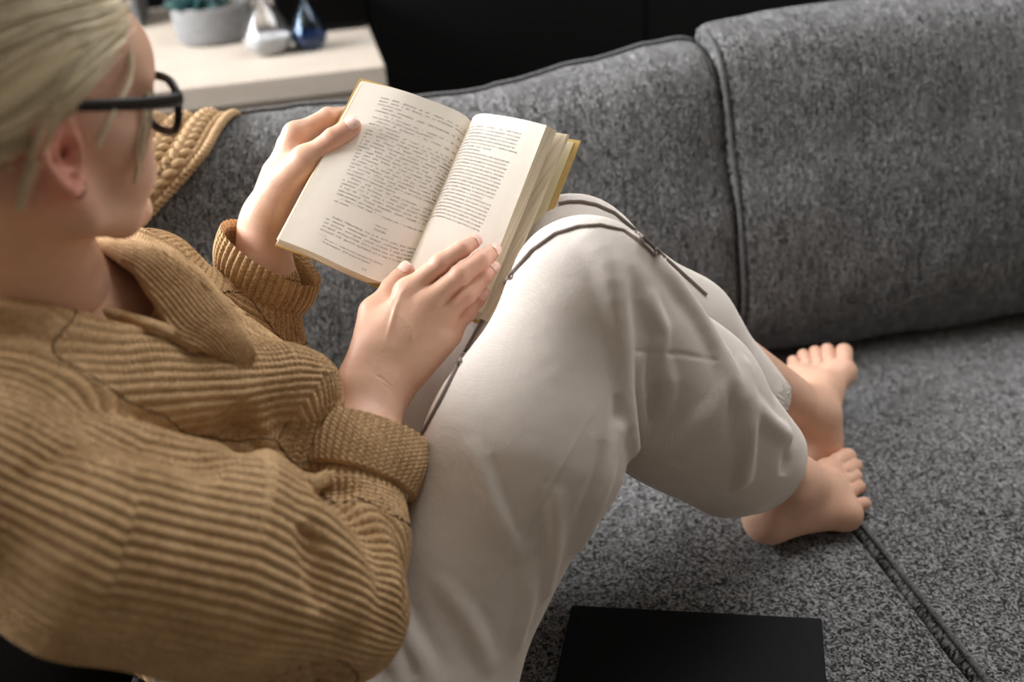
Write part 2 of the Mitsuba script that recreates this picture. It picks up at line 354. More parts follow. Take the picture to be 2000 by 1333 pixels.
def finger_scale(i): return (1.0, 1.03, .98, .86)[i]
def sdf_hand(p, W, F, E, MCP, PIP, DIP, TIP, TH, side):
    lat = nrm(MCP[3] - MCP[0]); ax = nrm((MCP[1] + MCP[2]) / 2 - W); nor = nrm(np.cross(lat, ax)) * side   # nor: out of the back of the hand
    arm = smin(cone(p, W + lat * .010, F + lat * .012, .0185, .023), cone(p, W - lat * .010, F - lat * .012, .0185, .024), .02)
    arm = smin(arm, cone(p, F, E, .030, .040), .03)
    palm = None
    for i in range(4):
        w = W + lat * (-.014 + .009 * i) - nor * .001
        e = cone(p, w, MCP[i] - nor * .0015, .0155, .0118)
        palm = e if palm is None else smin(palm, e, .016)
    heel = cone(p, W + lat * .014 - nor * .008, MCP[3] - nor * .008 + (W - MCP[3]) * .15, .014, .0115)
    palm = smin(palm, heel, .014)
    th = smin(cone(p, W - lat * .012 - nor * .004, TH[1], .016, .0125), cone(p, TH[0] - nor * .004, TH[1], .0155, .0122), .015)
    palm = smin(palm, th, .018)
    d = smin(arm, palm, .022)
    fs = None
    for i in range(4):
        s = finger_scale(i)
        c = chain(p, [MCP[i], PIP[i], DIP[i], TIP[i]], [r * s for r in FR], .004)
        c = smin(c, sph(p, PIP[i] + nor * .0012, FR[1] * s * .96), .004)
        fs = c if fs is None else smin(fs, c, .0015)
    d = smin(d, fs, .009)
    t = chain(p, TH[1:], [.0122, .0102, .0085], .004)
    t = smin(t, sph(p, (TH[2] + TH[3]) / 2, .0098), .004)
    d = smin(d, t, .008)
    for i in range(4):   # knuckles and the tendons behind them
        d = smin(d, sph(p, MCP[i] + nor * .004, .0088), .009)
        d = ridge(p, d, [W + lat * (-.008 + .006 * i) + nor * .016 + ax * .02, (W + MCP[i]) / 2 + nor * .014, MCP[i] + nor * .0115], .0011, .0035)
        ad = nrm(PIP[i] - MCP[i])
        for q in (-.0032, -.001, .0012, .0034):   # creases over the finger joints
            c = PIP[i] + ad * q + nor * .0095
            d = ridge(p, d, [c - lat * .006, c, c + lat * .006], -.00045, .0009)
        c = DIP[i] + nor * .008
        d = ridge(p, d, [c - lat * .005, c + lat * .005], -.0004, .0009)
    if side < 0:
        d = ridge(p, d, [(0.0577, 0.8585, 0.4414), (0.0489, 0.8533, 0.4339), (0.0413, 0.8444, 0.4242), (0.0338, 0.8307, 0.4106), (0.0232, 0.8136, 0.3941)], .0016, .0028)
        d = ridge(p, d, [(0.0413, 0.8444, 0.4242), (0.0519, 0.8304, 0.4076), (0.0534, 0.8115, 0.3898)], .0007, .003)
        for k in range(4):   # creases on the bent back wrist
            c = [(0.0025, 0.7985, 0.3778), (0.0127, 0.7931, 0.3758), (0.0250, 0.7868, 0.3648)]
            d = ridge(p, d, np.array(c) + (W - MCP[1]) / np.linalg.norm(W - MCP[1]) * (.004 * k - .006), -.0007, .0012)
    else:
        for k in range(3):   # folds where the thumb meets the palm
            d = ridge(p, d, V([(-0.0161, 0.9980, 0.5332), (-0.0079, 0.9891, 0.5285), (0.0008, 0.9837, 0.5259)]) + V((-0.1567, -0.4769, -0.8649)) * .0047 * k, -.0006, .0012)
        for k in (-.0025, 0, .0025):
            a = nrm(TH[3] - TH[1]); c = TH[2] + a * k
            v = nrm(V((-0.1534, -0.8533, 0.4983))); b = np.cross(a, v)
            d = ridge(p, d, [c + v * .0095 - b * .006, c + v * .0105, c + v * .0095 + b * .006], -.0005, .001)
    return d
def sdf_hand_r(p): return sdf_hand(p, RW, RF, RE, R_MCP, R_PIP, R_DIP, R_TIP, R_TH, -1)
def sdf_hand_l(p): return sdf_hand(p, LW, LF, LE, L_MCP, L_PIP, L_DIP, L_TIP, L_TH, +1)
# feet
RA, LA = V((0.5002, 0.8947, 0.0678)), V((0.5862, 1.0185, 0.0754))
RKN, LKN = V((0.2213, 0.8184, 0.4231)), V((0.2477, 0.9668, 0.3844))
RHIP, LHIP = V(-.015, .665, .10), V(-.05, .86, .10)
def sdf_foot(p, A, K, heel, mid, ballm, balll, toes, tiprad, up):
    d = smin(cone(p, A, A + (K - A) * .45, .031, .047), cone(p, A, heel, .031, .0265), .03)
    d = smin(d, cone(p, A, mid, .031, .0255), .025)
    d = smin(d, smin(cone(p, mid, ballm, .025, .0185), cone(p, mid, balll, .022, .0155), .02), .02)
    d = smin(d, cone(p, heel, balll, .026, .0165), .022)
    d = smin(d, cone(p, ballm, balll, .0165, .0145), .015)
    ts = None
    for i, (a, b, c) in enumerate(toes):
        e = chain(p, [a, b, c], [tiprad[i] * 1.02, tiprad[i] * .92, tiprad[i]], .003)
        ts = e if ts is None else smin(ts, e, .0012)
    return smin(d, ts, .005)
def toeset(balls, tips, lift, up):
    out = []
    for i in range(5):
        a, c = balls[i], tips[i]
        out.append((a, (a + c) / 2 + up * lift, c))
    return out
R_HEEL, R_MID = V((0.4613, 0.8752, 0.0404)), V((0.5473, 0.9025, 0.0414))
R_BM, R_BL = V((0.5789, 0.9453, 0.0320)), V((0.5628, 0.8709, 0.0281))
R_TT = [V((0.6171, 0.9679, 0.0343)), V((0.6198, 0.9506, 0.0317)), V((0.6111, 0.9341, 0.0289)), V((0.6080, 0.9182, 0.0247)), V((0.6022, 0.8922, 0.0185))]
L_HEEL, L_MID = V((0.5943, 1.0019, 0.0374)), V((0.6220, 1.0609, 0.0767))
L_BM, L_BL = V((0.6775, 1.1025, 0.0768)), V((0.6115, 1.1130, 0.0745))
L_TT = [V((0.7057, 1.1512, 0.0785)), V((0.6847, 1.1617, 0.0799)), V((0.6664, 1.1641, 0.0784)), V((0.6463, 1.1617, 0.0781)), V((0.6237, 1.1487, 0.0792))]
RAD_T = [.0128, .0100, .0095, .0090, .0086]
ZUP = V(0, 0, 1)
def sdf_foot_r(p):
    b = [R_BM + (R_BL - R_BM) * t for t in (.0, .3, .53, .76, 1.0)]
    d = sdf_foot(p, RA, RKN, R_HEEL, R_MID, R_BM, R_BL, toeset(b, R_TT, .006, ZUP), RAD_T, ZUP)
    d = smin(d, sph(p, (0.4923, 0.8666, 0.0713), .012), .018)            # ankle bone
    d = ridge(p, d, [(0.5486, 0.9014, 0.0640), (0.5899, 0.9367, 0.0368), (0.6109, 0.9479, 0.0323)], .0012, .004)
    d = ridge(p, d, [(0.5481, 0.8909, 0.0558), (0.5619, 0.8937, 0.0448), (0.5698, 0.8917, 0.0339)], -.0014, .006)
    for k in range(5): d = ridge(p, d, V([(0.4421, 0.8791, 0.0532), (0.4453, 0.8677, 0.0487), (0.4540, 0.8596, 0.0436)]) + V((1.0697, 0.0755, 0.4584)) * (.0045 * k - .004), -.0007, .0013)
    return d
def sdf_foot_l(p):
    b = [L_BM + (L_BL - L_BM) * t for t in (.0, .3, .53, .76, 1.0)]
    up = nrm(V((-0.0907, -0.6626, 0.8443)))
    d = sdf_foot(p, LA, LKN, L_HEEL, L_MID, L_BM, L_BL, toeset(b, L_TT, .004, up), RAD_T, up)
    d = smin(d, sph(p, (0.5678, 1.0047, 0.0963), .010), .014)
    return d
# head: origin midway between the ears; hf forward, hu up, hr to her right ear
HF, HU = V((0.7627, 0.6375, -0.1024)), V((0.0838, 0.0597, 0.9948))
HF = nrm(HF); HU = nrm(HU - HF * (HU @ HF)); HR = np.cross(HF, HU)
HO, HS = V((-0.2149, 0.7605, 0.6514)), .95
HM = np.array([HF, HR, HU])
def hp(f, r, u): return HO + (HF * f + HR * r + HU * u) * HS
def head_local(p):
    return (p - HO) @ HM.T / HS
I3 = np.eye(3)
NECK = V((-0.2446, 0.7783, 0.5322)); CHEST_T = V((-0.2612, 0.8222, 0.4417))
def sdf_head(p):
    q = head_local(p); f, r, u = q[:, 0], q[:, 1], q[:, 2]
    s = np.stack([f, np.abs(r), u], 1)
    d = ell(s, (-.010, 0, .050), I3, (.092, .075, .080))                      # cranium
    d = smin(d, ell(s, (.030, 0, -.008), I3, (.062, .060, .072)), .03)         # face mass
    d = smin(d, ell(s, (.068, 0, .050), I3, (.043, .060, .050)), .025)         # forehead
    d = smin(d, ell(s, (.052, .040, -.008), I3, (.030, .022, .022)), .02)      # cheekbone
    d = smin(d, ell(s, (.055, .030, -.038), I3, (.034, .026, .028)), .02)      # cheek
    d = smin(d, chain(s, np.array([[.000, .055, -.030], [.012, .051, -.058], [.055, .030, -.075], [.080, .0, -.080]]), [.014, .013, .013, .014], .01), .022)   # jaw
    d = smin(d, ell(s, (.082, 0, -.078), I3, (.016, .019, .014)), .012)        # chin
    d = smin(d, ell(s, (.072, 0, -.048), I3, (.026, .030, .024)), .014)        # muzzle
    d = smax(d, -ell(s, (.094, .032, .017), I3, (.019, .019, .012)), .012)     # eye sockets
    d = smin(d, ell(s, (.076, .032, .016), I3, (.0135, .0150, .0125)), .004)   # lids over the eyes
    d = smin(d, cone(s, np.array([.084, 0, .028]), np.array([.108, 0, -.010]), .0075, .0085), .012)  # nose
    d = smin(d, sph(s, (.108, 0, -.012), .0085), .006)
    d = smin(d, ell(s, (.098, .011, -.014), I3, (.008, .006, .006)), .005)
    d = smin(d, ell(s, (.094, 0, -.042), I3, (.009, .022, .0045)), .004)       # lips
    d = smin(d, ell(s, (.093, 0, -.053), I3, (.009, .019, .0055)), .004)
    d = smin(d, cone(s, np.array([.093, .014, .036]), np.array([.078, .050, .036]), .007, .006), .014)  # brow
    d = d * HS
    e = smin(cone(p, hp(-.030, 0, -.02), NECK, .047, .047), cone(p, NECK + V((0.0009, 0.0051, -0.0030)), CHEST_T + V((0.0031, 0.0171, -0.0100)), .047, .068), .04)     # neck
    d = smin(d, e, .016)
    mus = cone(p, hp(-.02, .052, -.03), V((-0.2217, 0.8003, 0.4966)), .012, .009)         # the neck muscle from the ear to the breastbone
    d = smin(d, mus, .028)
    for sgn in (1, -1):                                                       # ears
        ear = np.stack([f, sgn * r, u], 1)
        rim = [[.002, .070, .016], [-.004, .077, .030], [-.017, .083, .034], [-.027, .086, .022], [-.027, .085, .004], [-.019, .081, -.014], [-.008, .077, -.027], [.000, .073, -.026], [.003, .070, -.016]]
        er = chain(ear, np.array(rim), [.0035, .0040, .0042, .0043, .0043, .0045, .0060, .0058, .004], .004)
        plate = ell(ear, (-.011, .074, .004), np.array([[.95, .31, 0], [-.31, .95, 0], [0, 0, 1]]), (.019, .0050, .031))
        ant = chain(ear, np.array([[-.010, .080, .020], [-.018, .083, .008], [-.012, .080, -.010], [-.004, .077, -.012]]), [.003] * 4, .003)
        er = smin(smin(er, plate, .005), ant, .004)
        er = smax(er, -ell(ear, (-.005, .082, .000), I3, (.0085, .0090, .0105)), .004)
        er = smax(er, -ell(ear, (-.012, .088, .024), I3, (.006, .005, .006)), .004)
        er = smin(er, ell(ear, (.004, .073, -.003), I3, (.005, .005, .007)), .004)   # tragus
        d = smin(d, er * HS, .006)
    return d
# torso under the sweater
SHR, SHL = V((-0.2670, 0.6260, 0.4451)), V((-0.1905, 0.9373, 0.4397))
def sdf_torso(p):
    d = cone(p, CHEST_T, V(-.06, .75, .14), .103, .125)
    d = smin(d, cone(p, SHR, SHL, .040, .045), .04)
    d = smin(d, cone(p, SHR, RE, .046, .036), .04)
    d = smin(d, cone(p, SHL, LE, .044, .034), .04)
    d = smin(d, cone(p, RHIP, RKN, .078, .055), .05)
    d = smin(d, cone(p, LHIP, LKN, .078, .055), .05)
    d = smin(d, cone(p, RKN, RA, .052, .034), .03)
    d = smin(d, cone(p, LKN, LA, .052, .034), .03)
    d = smin(d, cone(p, RE, RF, .037, .028), .02)
    d = smin(d, cone(p, LE, LF, .036, .028), .02)
    d = smin(d, cone(p, NECK + V((0.0018, 0.0102, -0.0060)), CHEST_T + V((0.0031, 0.0171, -0.0100)), .047, .08), .03)
    return smax(d, -(p[:, 2] - .022), .01)
def box_of(f_pts, pad): 
    q = np.array(f_pts); return q.min(0) - pad, q.max(0) + pad
SKIN = []
lo, hi = box_of([RW, RF] + R_MCP + R_TIP + R_TH, .035); SKIN.append(mesh_sdf(sdf_hand_r, lo, hi, .0014))
lo, hi = box_of([LW, LF] + L_MCP + L_TIP + L_TH, .035); SKIN.append(mesh_sdf(sdf_hand_l, lo, hi, .0014))
lo, hi = box_of([RA, R_HEEL] + R_TT, .05); SKIN.append(mesh_sdf(sdf_foot_r, lo, hi, .0016))
lo, hi = box_of([LA, L_HEEL] + L_TT, .05); SKIN.append(mesh_sdf(sdf_foot_l, lo, hi, .0016))
lo, hi = box_of([HO, hp(.12, 0, .13), hp(-.11, .08, -.1), hp(0, -.09, 0), NECK], .03); SKIN.append(mesh_sdf(sdf_head, lo, hi, .0024))
SKIN.append(mesh_sdf(sdf_torso, (-.45, .5, -.06), (.75, 1.25, .62), .006))
def skin_color(m):
    v = np.asarray(m.vertices)
    c = np.tile(V(.65, .395, .28), (len(v), 1))
    def blush(pts, w, col, k):
        d = np.min([np.linalg.norm(v - np.asarray(q), axis=1) for q in pts], axis=0)
        a = (np.exp(-(d / w) ** 2) * k)[:, None]
        return c * (1 - a) + np.array(col) * a
    c = blush(R_PIP + R_DIP + R_TIP + L_PIP + L_TIP + [L_TH[3], L_TH[2]], .013, (.66, .33, .26), .65)
    c = blush(R_MCP, .014, (.66, .36, .28), .4)
    c = blush(R_TT + L_TT + [R_HEEL, L_HEEL, L_BM, R_BL], .022, (.60, .33, .24), .5)
    c = blush([hp(-.015, .08, .01), hp(-.01, .08, -.02)], .028, (.66, .25, .20), .85)
    c = blush([hp(.06, .05, -.02)], .03, (.66, .36, .28), .5)
    c = blush([hp(.094, 0, -.045), hp(.09, .014, -.046), hp(.09, -.014, -.046)], .009, (.52, .20, .18), .9)
    n = (meshkit.fbm(v * 60, 3) - .5)[:, None]
    c = c * (1 + n * V(.14, .24, .26))
    return np.clip(c, 0, 1)
def seal(ms):
    """joins overlapping closed pieces into one surface"""
    out = None
    for m in ms:
        m.merge_vertices()
        k = manifold3d.Manifold(manifold3d.Mesh(np.asarray(m.vertices, np.float32), np.asarray(m.faces, np.uint32)))
        if k.status() != manifold3d.Error.NoError or k.volume() <= 0: print('piece not closed', k.status(), k.volume()); return cat(ms)
        out = k if out is None else out + k
    q = out.to_mesh()
    return trimesh.Trimesh(q.vert_properties[:, :3], q.tri_verts, process=False)
body = seal(SKIN)
scene['skin'] = bumped(proc(lambda p, n, uv: 0.6 * noise(p.x * 520, p.y * 520, p.z * 520) + 0.4 * noise(p.x * 1300, p.y * 1300, p.z * 1300), eps=3e-4), .00022, princ({'type': 'mesh_attribute', 'name': 'vertex_color'}, 0.42, specular=0.4, sheen=0.15))
put('person__body', body, 'skin', True, color=skin_color(body))
say('person', 'woman sitting on the sofa with knees drawn up, reading an open book', 'person')

# ---------------------------------------------------------------- trousers
R_TM, R_SM, R_HEM = V((0.1429, 0.7568, 0.3035)), V((0.3260, 0.8234, 0.2733)), V((0.4343, 0.8577, 0.1445))
L_SM, L_HEM = V((0.3764, 0.9787, 0.2638)), V((0.4729, 0.9637, 0.1373))
R_HAX, L_HAX = nrm(R_HEM - R_SM), nrm(L_HEM - L_SM)
def leg(p, hip, tm, kn, sm, hem, r, rt):
    hx = nrm(hem - sm)
    th = smin(cone(p, hip, tm, rt[0], rt[1]), cone(p, tm, kn, rt[1], rt[2]), .04)
    a = smin(cone(p, kn, sm, r[0], r[1]), cone(p, sm, hem + hx * .03, r[1], r[2]), .03)
    return th, a, (p - hem) @ hx
def sdf_trousers0(p):
    th, a, pl = leg(p, RHIP, R_TM, RKN, R_SM, R_HEM, (.067, .079, .058), (.085, .087, .068))
    sagc = cone(p, (0.2861, 0.8056, 0.2607), (0.3787, 0.8282, 0.1673), .050, .050)
    a = smin(a, sagc, .03)
    R = smin(th, smax(a, pl, .003), .022)
    th, a, pl = leg(p, LHIP, (LHIP + LKN) / 2, LKN, L_SM, L_HEM, (.066, .066, .058), (.085, .084, .067))
    L = smin(th, smax(a, pl, .003), .03)
    d = smin(R, L, .003)
    pel = smin(cone(p, RHIP, LHIP, .10, .10), cone(p, (RHIP + LHIP) / 2, (-0.2093, 0.7716, 0.2105), .115, .12), .06)
    d = smin(d, pel, .05)
    return smax(d, -(p[:, 2] - .014), .012)
def roll(p, d, pts, ra, rb, sink=.60, k=.010):
    """a rounded fold lying on the cloth: fades into it at both ends"""
    pts = np.asarray(pts, float)
    m = np.all((p > pts.min(0) - .03) & (p < pts.max(0) + .03), axis=-1)
    if not m.any(): return d
    q = spline(pts, 14); t = np.linspace(0, 1, 14)
    r = (ra + (rb - ra) * t)
    q = q + nrm(q - V(0, 0, .86)) * (r * (sink + .75 * (2 * np.abs(t - .5)) ** 4))[:, None]
    d = d.copy()
    d[m] = smin(d[m], chain(p[m], q, r), k)
    return d
TR_FOLDS = [   # (line on the cloth, depth, half width) of the creases
    ([(0.2358, 0.7357, 0.3937), (0.2414, 0.7353, 0.3544), (0.2528, 0.7572, 0.2848)], -0.0070, 0.0080),
    ([(0.2680, 0.7477, 0.3557), (0.2661, 0.7498, 0.3231), (0.2609, 0.7534, 0.2845)], -0.0090, 0.0055),
    ([(0.2840, 0.7485, 0.3521), (0.2809, 0.7469, 0.3220), (0.2679, 0.7493, 0.2810)], -0.0060, 0.0090),
    ([(0.2453, 0.7674, 0.4697), (0.2491, 0.7529, 0.4402), (0.2524, 0.7450, 0.4016)], -0.0030, 0.0120),
    ([(0.2895, 0.7994, 0.4479), (0.3190, 0.8073, 0.4066), (0.3321, 0.7847, 0.3766), (0.3387, 0.7673, 0.3507)], -0.0050, 0.0120),
    ([(0.3213, 0.7399, 0.3005), (0.3018, 0.7389, 0.2811), (0.2834, 0.7444, 0.2564)], -0.0040, 0.0100),
    ([(0.3523, 0.7625, 0.3334), (0.3481, 0.7435, 0.2986), (0.3459, 0.7406, 0.2580)], -0.0040, 0.0100),
    ([(0.4259, 0.7874, 0.2142), (0.4310, 0.7877, 0.1959), (0.4250, 0.7829, 0.1836)], -0.0060, 0.0080),
    ([(0.0962, 0.6853, 0.3513), (0.1056, 0.6608, 0.3124), (0.1152, 0.6493, 0.2737)], -0.0045, 0.0090),
    ([(0.1362, 0.6605, 0.3223), (0.1309, 0.6515, 0.2738), (0.1213, 0.6449, 0.2344)], -0.0035, 0.0070),
    ([(0.1995, 0.6878, 0.3439), (0.1783, 0.6659, 0.3029), (0.1578, 0.6604, 0.2627)], -0.0045, 0.0080),
    ([(0.2212, 0.7173, 0.3696), (0.2139, 0.6978, 0.3396), (0.2024, 0.6804, 0.3093)], -0.0070, 0.0070),
    ([(0.0021, 0.6543, 0.2389), (0.0138, 0.6211, 0.2134), (0.0274, 0.6007, 0.1876)], -0.0060, 0.0090),
    ([(-0.0122, 0.6498, 0.2287), (-0.0019, 0.6154, 0.2054), (0.0021, 0.6026, 0.1931)], -0.0060, 0.0080),
    ([(0.0517, 0.6406, 0.2506), (0.0679, 0.6254, 0.2185), (0.0725, 0.6157, 0.1833)], -0.0040, 0.0090),
    ([(0.3785, 0.7589, 0.2976), (0.4134, 0.7857, 0.2523), (0.4439, 0.8019, 0.2083)], -0.0030, 0.0070),
]
TR_ROLLS = [   # (line on the cloth, radius at its start and end) of the rounded folds
    ([(0.2154, 0.7806, 0.4856), (0.2259, 0.7657, 0.4736), (0.2274, 0.7516, 0.4522), (0.2278, 0.7401, 0.4230), (0.2273, 0.7316, 0.3955), (0.2270, 0.7220, 0.3682), (0.2273, 0.7129, 0.3401), (0.2300, 0.7123, 0.3137)], 0.0130, 0.0110),
    ([(0.2697, 0.7508, 0.3876), (0.2724, 0.7492, 0.3691), (0.2782, 0.7478, 0.3491), (0.2774, 0.7475, 0.3293), (0.2694, 0.7500, 0.3056), (0.2622, 0.7525, 0.2812)], 0.0080, 0.0090),
    ([(0.3160, 0.7438, 0.3169), (0.2990, 0.7413, 0.2994), (0.2794, 0.7444, 0.2721)], 0.0100, 0.0100),
    ([(0.3410, 0.7663, 0.3474), (0.3315, 0.7512, 0.3297), (0.3166, 0.7422, 0.3107), (0.2968, 0.7397, 0.2815)], 0.0080, 0.0090),
    ([(0.2590, 0.7828, 0.4748), (0.2917, 0.7910, 0.4382), (0.3149, 0.7895, 0.4024), (0.3329, 0.7797, 0.3706), (0.3440, 0.7654, 0.3438), (0.3592, 0.7540, 0.3136), (0.3908, 0.7645, 0.2748), (0.4275, 0.7934, 0.2298)], 0.0130, 0.0100),
    ([(0.2620, 0.7583, 0.4369), (0.2734, 0.7564, 0.4062), (0.2681, 0.7506, 0.3902)], 0.0080, 0.0070),
    ([(0.3617, 0.7714, 0.3358), (0.3589, 0.7496, 0.3045), (0.3600, 0.7439, 0.2714), (0.3635, 0.7572, 0.2164)], 0.0110, 0.0110),
    ([(0.0887, 0.6925, 0.3532), (0.0967, 0.6633, 0.3125), (0.1055, 0.6485, 0.2739)], 0.0090, 0.0080),
    ([(0.1436, 0.6597, 0.3185), (0.1402, 0.6536, 0.2638), (0.1303, 0.6498, 0.2207)], 0.0080, 0.0070),
    ([(0.2097, 0.6965, 0.3458), (0.1869, 0.6703, 0.2946), (0.1653, 0.6663, 0.2522)], 0.0090, 0.0080),
    ([(-0.0046, 0.6596, 0.2386), (0.0062, 0.6271, 0.2180), (0.0211, 0.6014, 0.1901)], 0.0110, 0.0110),
    ([(-0.0175, 0.6472, 0.2248), (-0.0113, 0.6243, 0.2111), (-0.0062, 0.6045, 0.1948)], 0.0090, 0.0090),
    ([(0.0441, 0.6449, 0.2540), (0.0611, 0.6249, 0.2196), (0.0656, 0.6137, 0.1875)], 0.0090, 0.0080),
    ([(0.1155, 0.6453, 0.2536), (0.1102, 0.6385, 0.2188), (0.0966, 0.6301, 0.1868)], 0.0070, 0.0070),
    ([(0.2427, 0.7390, 0.3906), (0.2460, 0.7402, 0.3447), (0.2556, 0.7562, 0.2837)], 0.0070, 0.0080),
]
TR_SEAMS = [[(0.2262, 0.7338, 0.4046), (0.2320, 0.7358, 0.4021), (0.2380, 0.7380, 0.3995), (0.2441, 0.7404, 0.3967), (0.2504, 0.7432, 0.3936), (0.2566, 0.7458, 0.3906), (0.2632, 0.7483, 0.3876), (0.2698, 0.7504, 0.3848), (0.2761, 0.7519, 0.3824), (0.2825, 0.7533, 0.3801), (0.2889, 0.7547, 0.3778), (0.2954, 0.7563, 0.3753), (0.3020, 0.7579, 0.3721), (0.3089, 0.7599, 0.3685), (0.3158, 0.7620, 0.3649), (0.3228, 0.7643, 0.3611), (0.3299, 0.7664, 0.3574), (0.3370, 0.7687, 0.3537), (0.3449, 0.7704, 0.3489), (0.3529, 0.7721, 0.3441), (0.3611, 0.7740, 0.3391)]]
TR_THIGH_SEAM = [(0.2235, 0.7243, 0.3822), (0.2192, 0.7206, 0.3806), (0.2149, 0.7168, 0.3789), (0.2106, 0.7131, 0.3772), (0.2063, 0.7093, 0.3757), (0.2022, 0.7057, 0.3739), (0.1980, 0.7023, 0.3722), (0.1940, 0.6989, 0.3704), (0.1903, 0.6955, 0.3679), (0.1867, 0.6920, 0.3656), (0.1832, 0.6888, 0.3630), (0.1797, 0.6857, 0.3604), (0.1762, 0.6828, 0.3577), (0.1728, 0.6800, 0.3549), (0.1695, 0.6773, 0.3521), (0.1661, 0.6747, 0.3492), (0.1629, 0.6723, 0.3462), (0.1593, 0.6698, 0.3429), (0.1557, 0.6676, 0.3395), (0.1523, 0.6657, 0.3358), (0.1488, 0.6641, 0.3320), (0.1455, 0.6625, 0.3280), (0.1421, 0.6611, 0.3239), (0.1388, 0.6598, 0.3198), (0.1355, 0.6586, 0.3156), (0.1325, 0.6576, 0.3115), (0.1295, 0.6566, 0.3073), (0.1266, 0.6556, 0.3031), (0.1236, 0.6547, 0.2989), (0.1207, 0.6538, 0.2946), (0.1177, 0.6529, 0.2904), (0.1147, 0.6519, 0.2862), (0.1117, 0.6508, 0.2820), (0.1087, 0.6497, 0.2779), (0.1054, 0.6484, 0.2737), (0.1019, 0.6470, 0.2696), (0.0985, 0.6454, 0.2656), (0.0951, 0.6437, 0.2617), (0.0916, 0.6420, 0.2579), (0.0882, 0.6403, 0.2540), (0.0847, 0.6385, 0.2502), (0.0813, 0.6368, 0.2463), (0.0782, 0.6352, 0.2427), (0.0751, 0.6335, 0.2390), (0.0720, 0.6319, 0.2354), (0.0690, 0.6303, 0.2317), (0.0659, 0.6287, 0.2281), (0.0628, 0.6270, 0.2244), (0.0597, 0.6253, 0.2208), (0.0566, 0.6235, 0.2173), (0.0535, 0.6216, 0.2140), (0.0504, 0.6196, 0.2108), (0.0472, 0.6173, 0.2074), (0.0439, 0.6149, 0.2042), (0.0407, 0.6124, 0.2010), (0.0374, 0.6099, 0.1980), (0.0342, 0.6073, 0.1950), (0.0310, 0.6047, 0.1921), (0.0277, 0.6020, 0.1893)]
def sdf_trousers(p):
    d = sdf_trousers0(p)
    for pts, a, w in TR_FOLDS: d = ridge(p, d, pts, a, w)
    for pts, ra, rb in TR_ROLLS: d = roll(p, d, pts, ra, rb)
    for pts in TR_SEAMS: d = ridge(p, d, pts, -.0016, .0022)
    d = ridge(p, d, TR_THIGH_SEAM, .0009, .0016)
    for hem, ax, sm, r in ((R_HEM, R_HAX, R_SM, .058), (L_HEM, L_HAX, L_SM, .060)):
        pl = (p - hem) @ ax
        inner = np.maximum(d + .0035 * 0 + 0, -9)
        cav = np.maximum(cone(p, hem - ax * .09, hem + ax * .05, r * .93, r * .97), -(pl + .075))
        d = smax(d, -cav, .003)
    return d
trousers = mesh_sdf(sdf_trousers, (-.22, .52, -.02), (.70, 1.16, .55), .0023, margin=1.9)
n = (meshkit.fbm(np.asarray(trousers.vertices) * [30, 30, 30], 3) - .5) * .0016
trousers.vertices = trousers.vertices + trousers.vertex_normals * n[:, None]
def herring(p, n, uv):
    q = p.x * 0.62 + p.y * 0.2 - p.z * 0.75
    w = p.x * 0.6 + p.z * 0.55 + p.y * 0.58
    zig = dr.abs(w / .0085 - dr.floor(w / .0085) - 0.5)
    a = 0.5 + 0.5 * dr.sin(2 * dr.pi * (q / .0021 + zig * 3.2))
    return 0.55 * a + 0.45 * noise(p.x * 900, p.y * 900, p.z * 900)
scene['trouser_cloth'] = bumped(proc(herring, eps=2e-4), .0002, princ(proc(lambda p, n, uv: mix((.58, .53, .485), (.69, .645, .605), herring(p, n, uv))), .95, specular=.1))
scene['trouser_piping'] = princ((.20, .165, .15), .9)
put('person__trousers', trousers, 'trouser_cloth', True, 'pale beige herringbone trousers with wide cropped legs')
